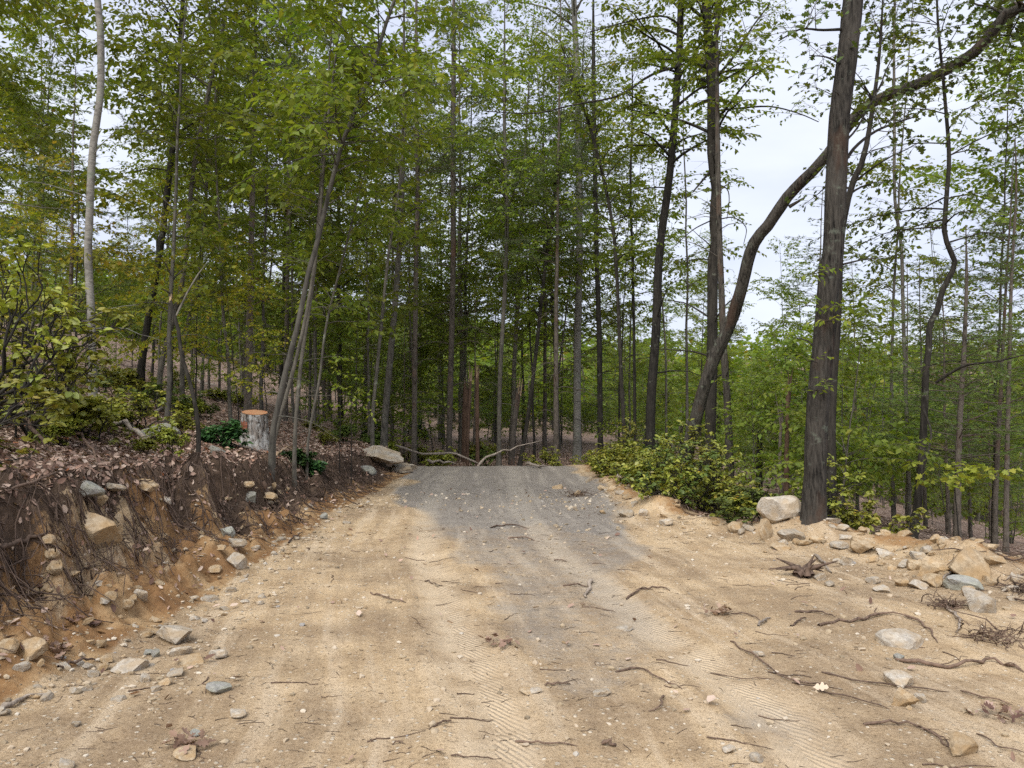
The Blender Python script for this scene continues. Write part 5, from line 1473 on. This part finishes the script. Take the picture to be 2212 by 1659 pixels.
scatter(64, rg_mid, [('sapling', 3), ('tall', 1.8), ('pole', 3), ('pine', 1.4), ('small', 3), ('young', 0.8)], 0.95, *MID)
scatter(7, lambda: (lambda y: (ru(4.2, 0.45 * y), y))(ru(10.5, 15.5)), [('small', 1)], 0.7, *RGT, sc=(0.6, 0.95))
scatter(16, rg_right_low, [('young', 2), ('small', 2), ('pole', 2)], 0.9, *RGT, sc=(0.75, 1.1))
scatter(54, rg_right, [('young', 1.8), ('small', 2.8), ('sapling', 0.5), ('pole', 1.2)], 1.0, *RGT, sc=(0.65, 0.95))
scatter(44, rg_back, [('tall', 3), ('pine', 1.2), ('sapling', 2.5)], 1.6, *BCK, sc=(0.5, 0.8))

# the far wood that reads as one mass
def far_wood():
    rg = np.random.default_rng(9)
    P, D, N, L = [], [], [], []
    TR = []
    for _ in range(2000):
        y = 48 + 270 * rg.random() ** 1.3; x = rg.uniform(-0.8 * y, 0.85 * y)
        if x < 0.25 * y and y < 60: continue
        z = float(H(x, y)); h = rg.uniform(5, 9) if x < 4 else rg.uniform(6.0, 9.5)
        n = int(230 * min(1, 60 / y) ** 1.1)
        u = rg.random(n); a = rg.uniform(0, 6.28, n)
        r = (0.3 + 2.4 * np.sin(math.pi * np.clip(u * 0.9 + 0.08, 0, 1))) * np.sqrt(rg.random(n))
        P.append(np.stack([x + r * np.cos(a), y + r * np.sin(a), z + h * (0.15 + 0.85 * u)], -1))
        L.append(np.full(n, 0.2 + 0.0065 * y) * rg.uniform(0.6, 1.3, n))
        TR.append((np.array([[x, y, z - 0.3], [x + rg.normal(0, .2), y, z + h * 0.5], [x + rg.normal(0, .4), y, z + h * 0.9]]), np.array([0.12, 0.09, 0.03])))
    P = np.concatenate(P); L = np.concatenate(L); n = len(P)
    D = nrm(rg.standard_normal((n, 3)) * [1, 1, 0.35]); N = nrm(UP + rg.normal(0, 0.6, (n, 3)))
    S_ = nrm(np.cross(D, N)) * (L * 0.3)[:, None]
    v = np.stack([P, P + D * (L * 0.45)[:, None] + S_, P + D * L[:, None], P + D * (L * 0.45)[:, None] - S_], 1).reshape(-1, 3)
    f = np.arange(n * 4).reshape(-1, 4); r = np.repeat(rg.random(n), 4)
    tv, tf = tubes(np.stack([t[0] for t in TR]), np.stack([t[1] for t in TR]), 5)
    o = link('distant_forest', build_mesh('distant_forest', [(v, f, 0, r), (tv, tf, 1, 0.5)], [M_LEAF, B_GREY]))
    tag(o, 'far-off green wood on the hills behind all other trees', 'forest', kind='stuff')
far_wood()

# ------------------------------------------------------------------ litter, roots, debris
def litter():
    rg = np.random.default_rng(12)
    n = 72000
    Y = 3.4 + 24 * rg.random(n) ** 1.6
    side = rg.random(n)
    up = rg.exponential(2.2, n)
    X = np.where(side < 0.62, x_foot(Y) - bank_w(Y) * 1.02 - up + 0.15, x_right(Y) + 0.55 + rg.exponential(2.6, n))
    bey = (side > 0.9)
    Y = np.where(bey, rg.uniform(20.6, 30, n), Y); X = np.where(bey, rg.uniform(-4, 5, n), X)
    ok = np.abs(X) < 0.74 * Y
    # clumpy
    ok &= fbm(X * 0.8, Y * 0.8, 7, 3) + 0.5 * rg.random(n) > 0.0
    X, Y = X[ok], Y[ok]
    # strays on bank face and track
    m = 1500
    Y2 = rg.uniform(3.6, 17, m); X2 = x_foot(Y2) - bank_w(Y2) * rg.uniform(0.0, 1.1, m) ** 0.7
    m2 = 240
    Y3 = rg.uniform(3.2, 15, m2); X3 = rg.uniform(-2.6, 4.5, m2); o3 = X3 < x_right(Y3)
    X = np.concatenate([X, X2, X3[o3]]); Y = np.concatenate([Y, Y2, Y3[o3]])
    n = len(X)
    Z = H(X, Y) + rg.uniform(0.004, 0.03, n)
    e = 0.05
    nx = -(H(X + e, Y) - H(X - e, Y)) / (2 * e); ny = -(H(X, Y + e) - H(X, Y - e)) / (2 * e)
    N = nrm(nrm(np.stack([nx, ny, np.ones(n)], -1)) + rg.normal(0, 0.38, (n, 3)))
    D = nrm(np.cross(N, rg.standard_normal((n, 3))))
    L = rg.uniform(0.035, 0.08, n) * (0.9 + 0.014 * Y)
    v, f, r = leaves(np.stack([X, Y, Z], -1) - D * (L / 2)[:, None], D, N, L, L * rg.uniform(0.35, 0.65, n), [(0, 0.0), (0.35, 0.5), (0.75, 0.35), (1, 0.0)], curl=-0.12, fold=0.3, rng=rg)
    o = link('leaf_litter', build_mesh('leaf_litter', [(v, f, 0, r)], [M_LITTER]))
    tag(o, 'dry pinkish-brown fallen leaves carpeting the forest floor', 'leaf litter', kind='stuff')
litter()

def root_mat():
    rg = np.random.default_rng(14)
    n = 1500; M = 7
    Y = 3.6 + 13 * rg.random(n) ** 1.3
    s = rg.uniform(0.5, 1.12, n); s = np.where(Y > 8.4, rg.uniform(0.15, 1.12, n), s)
    X = x_foot(Y) - s * bank_w(Y)
    p = np.stack([X, Y, H(X, Y) + 0.01], -1)
    d = nrm(np.stack([rg.uniform(0.1, 1, n), rg.normal(0, 0.9, n), rg.normal(-0.1, 0.35, n)], -1))
    L = rg.uniform(0.12, 0.6, n)
    t = np.linspace(0, 1, M)
    Q = p[:, None] + d[:, None] * (L[:, None] * t)[..., None] + np.cumsum(rg.standard_normal((n, M, 3)) * (L * 0.07)[:, None, None], 1)
    g = H(Q[..., 0], Q[..., 1])
    Q[..., 2] = np.where(Q[..., 2] < g + 0.003, g + 0.006, np.minimum(Q[..., 2] - 0.25 * L[:, None] * t ** 2, g + 0.1))
    Q[..., 2] = np.maximum(Q[..., 2], g + 0.004)
    r = rg.uniform(0.0015, 0.0075, n) * (0.8 + 0.04 * Y)
    v, f = tubes(Q, r[:, None] * np.linspace(1, 0.35, M)[None], 4)
    o = link('root_tangle', build_mesh('root_tangle', [(v, f, 0, 0.5)], [M_DEADD]))
    tag(o, 'tangle of thin brown roots hanging out of the bank edge', 'roots', kind='stuff')
    # dead sticks and brush heaped on both edges
    n = 420
    k = rg.random(n)
    Y = np.where(k < 0.3, rg.normal(6.3, 0.35, n), np.where(k < 0.6, rg.uniform(9, 17, n), rg.uniform(8, 24, n)))
    X = np.where(k < 0.3, x_right(Y) + rg.normal(0.15, 0.4, n), np.where(k < 0.6, x_foot(Y) - rg.uniform(0.1, 1.1, n), np.where(rg.random(n) < 0.5, x_right(Y) + rg.exponential(2.5, n) + 0.3, x_foot(Y) - 1 - rg.exponential(2.0, n))))
    a = rg.uniform(0, 6.28, n); L = rg.uniform(0.15, 0.9, n) * np.where(k < 0.6, 0.6, 1.3)
    d = np.stack([np.cos(a), np.sin(a), rg.normal(0.1, 0.15, n)], -1)
    p = np.stack([X, Y, np.zeros(n)], -1)
    Q = p[:, None] + d[:, None] * (L[:, None] * t)[..., None] + np.cumsum(rg.standard_normal((n, M, 3)) * (L * 0.03)[:, None, None], 1)
    Q[..., 2] = H(Q[..., 0], Q[..., 1]) + 0.015 + np.abs(d[:, 2])[:, None] * L[:, None] * t
    v, f = tubes(Q, (rg.uniform(0.003, 0.011, n))[:, None] * np.linspace(1, 0.3, M)[None], 5)
    o = link('dead_brush', build_mesh('dead_brush', [(v, f, 0, 0.5)], [M_DEADD]))
    tag(o, 'broken dead sticks and brush strewn along the edges of the clearing', 'brush', kind='stuff')
root_mat()

def fine_debris():
    rg = np.random.default_rng(15)
    n = 3400; M = 4
    Y = 3.0 + 9 * rg.random(n) ** 1.5; X = rg.uniform(-2.6, 5.2, n)
    ok = (X < x_right(Y)) & (np.abs(X) < 0.7 * Y) & (fbm(X, Y, 4, 2) + 0.3 * rg.random(n) > 0)
    X, Y = X[ok], Y[ok]; n = len(X)
    a = rg.normal(0, 0.9, n); L = 0.012 + 0.09 * rg.random(n) ** 2.2
    t = np.linspace(0, 1, M)
    Q = np.stack([X, Y, np.zeros(n)], -1)[:, None] + np.stack([np.cos(a), np.sin(a), np.zeros(n)], -1)[:, None] * (L[:, None] * t)[..., None] + rg.standard_normal((n, M, 3)) * (L * 0.06)[:, None, None]
    Q[..., 2] = H(Q[..., 0], Q[..., 1]) + 0.002
    v, f = tubes(Q, rg.uniform(0.0008, 0.0024, n)[:, None] * np.linspace(1, 0.5, M)[None], 3)
    o = link('wood_crumbs', build_mesh('wood_crumbs', [(v, f, 0, 0.5)], [M_DEADD]))
    tag(o, 'fine dark wood crumbs and rootlets sprinkled over the sand', 'debris', kind='stuff')
fine_debris()

# clumps of dead leaves on the track, each a small heap
for px, py, wpx, lb in [(1082, 1392, 70, 'clump of brown oak leaves lying in the middle of the track'), (405, 1612, 60, 'clump of brown leaves on the flat orange-tan stone'),
                        (1556, 1328, 44, 'reddish clump of dead leaves at the start of a thin twig'), (2170, 1548, 90, 'heap of tan curled leaves at the right side of the sand'),
                        (160, 1345, 50, 'dark purplish clump of leaves in the bank soil'), (130, 1412, 50, 'dark clump of leaves beside the crumbling big rock')]:
    rg = np.random.default_rng(px)
    c = hit(px, py); wd = px_m(wpx, c[1]); n = 26
    P = np.stack([rg.normal(0, wd * 0.28, n), rg.normal(0, wd * 0.2, n), rg.uniform(0.005, 0.05, n)], -1)
    P[:, 2] += H(P[:, 0] + c[0], P[:, 1] + c[1]) - c[2]
    D = nrm(rg.standard_normal((n, 3)) * [1, 1, 0.4]); N = nrm(UP + rg.normal(0, 0.6, (n, 3))); L = rg.uniform(0.03, 0.07, n)
    v, f, r = leaves(P, D, N, L, L * 0.6, OAK, curl=-0.25, fold=0.4, rnd=rg.random(n) * (0.45 if px != 2170 else 0.95), rng=rg)
    tag(link('leaf_clump', build_mesh('leaf_clump', [(v, f, 0, r)], [M_LITTER]), loc=c), lb, 'leaf clump')
for px, py, lb in [(1755, 1492, 'single pale oak leaf lying at a twig end'), (305, 1192, 'single cream oak leaf on the orange bank soil')]:
    c = hit(px, py); n = 1
    v, f, r = leaves(np.array([[0, 0, 0.02]]), np.array([[1, -0.4, 0.05]]), np.array([[0.1, -0.6, 1.0]]), np.array([0.085]), np.array([0.055]), OAK, curl=-0.1, fold=0.25, rnd=np.array([0.8]))
    tag(link('oak_leaf', build_mesh('oak_leaf', [(v, f, 0, r)], [M_LITTER]), loc=c), lb, 'leaf')
# broken stump piece on the berm
rg = np.random.default_rng(70)
c = hit(1735, 1246)
parts = []
for i in range(16):
    a = rg.uniform(0, 6.28); L = rg.uniform(0.12, 0.34)
    q = np.array([[rg.normal(0, 0.04), rg.normal(0, 0.04), 0.02], [0.06 * math.cos(a), 0.06 * math.sin(a), 0.08], [L * math.cos(a), 0.7 * L * math.sin(a), rg.uniform(0.0, 0.2)]])
    parts.append((*tubes(spline(q, 7), np.linspace(0.035, 0.004, 7), 6, wob=0.1), 0, 0.5))
tag(link('stump_piece', build_mesh('stump_piece', parts, [M_DEADD]), loc=c), 'broken brown stump piece with splayed roots on the berm', 'stump piece')

for px, py, wpx, lb in [(2150, 1385, 120, 'dark heap of dead roots and sticks below the pale rounded rock'), (2045, 1312, 80, 'low tuft of dead rootlets under the dark grey rock'), (2200, 1275, 60, 'dark dead twigs heaped right of the largest berm boulder'), (1245, 1072, 60, 'reddish pile of dead brush at the far right corner of the gravel')]:
    rg = np.random.default_rng(px); c = hit(px, py); wd = px_m(wpx, c[1]); n = 70; t = np.linspace(0, 1, 7)
    p0 = np.stack([rg.normal(0, wd * 0.22, n), rg.normal(0, wd * 0.2, n), rg.uniform(0, wd * 0.16, n)], -1)
    a = rg.uniform(0, 6.28, n); d = np.stack([np.cos(a), np.sin(a), rg.normal(0.1, 0.35, n)], -1); L = rg.uniform(0.2, 0.6, n) * wd
    Q = p0[:, None] + d[:, None] * (L[:, None] * t)[..., None] + np.cumsum(rg.standard_normal((n, 7, 3)) * (L * 0.07)[:, None, None], 1)
    Q[..., 2] = np.maximum(Q[..., 2], 0) + H(Q[..., 0] + c[0], Q[..., 1] + c[1]) - c[2] + 0.004
    v, f = tubes(Q, rg.uniform(0.002, 0.006, n)[:, None] * np.linspace(1, 0.3, 7)[None], 4)
    tag(link('brush_pile', build_mesh('brush_pile', [(v, f, 0, 0.5)], [M_DEADD]), loc=c), lb, 'brush pile')
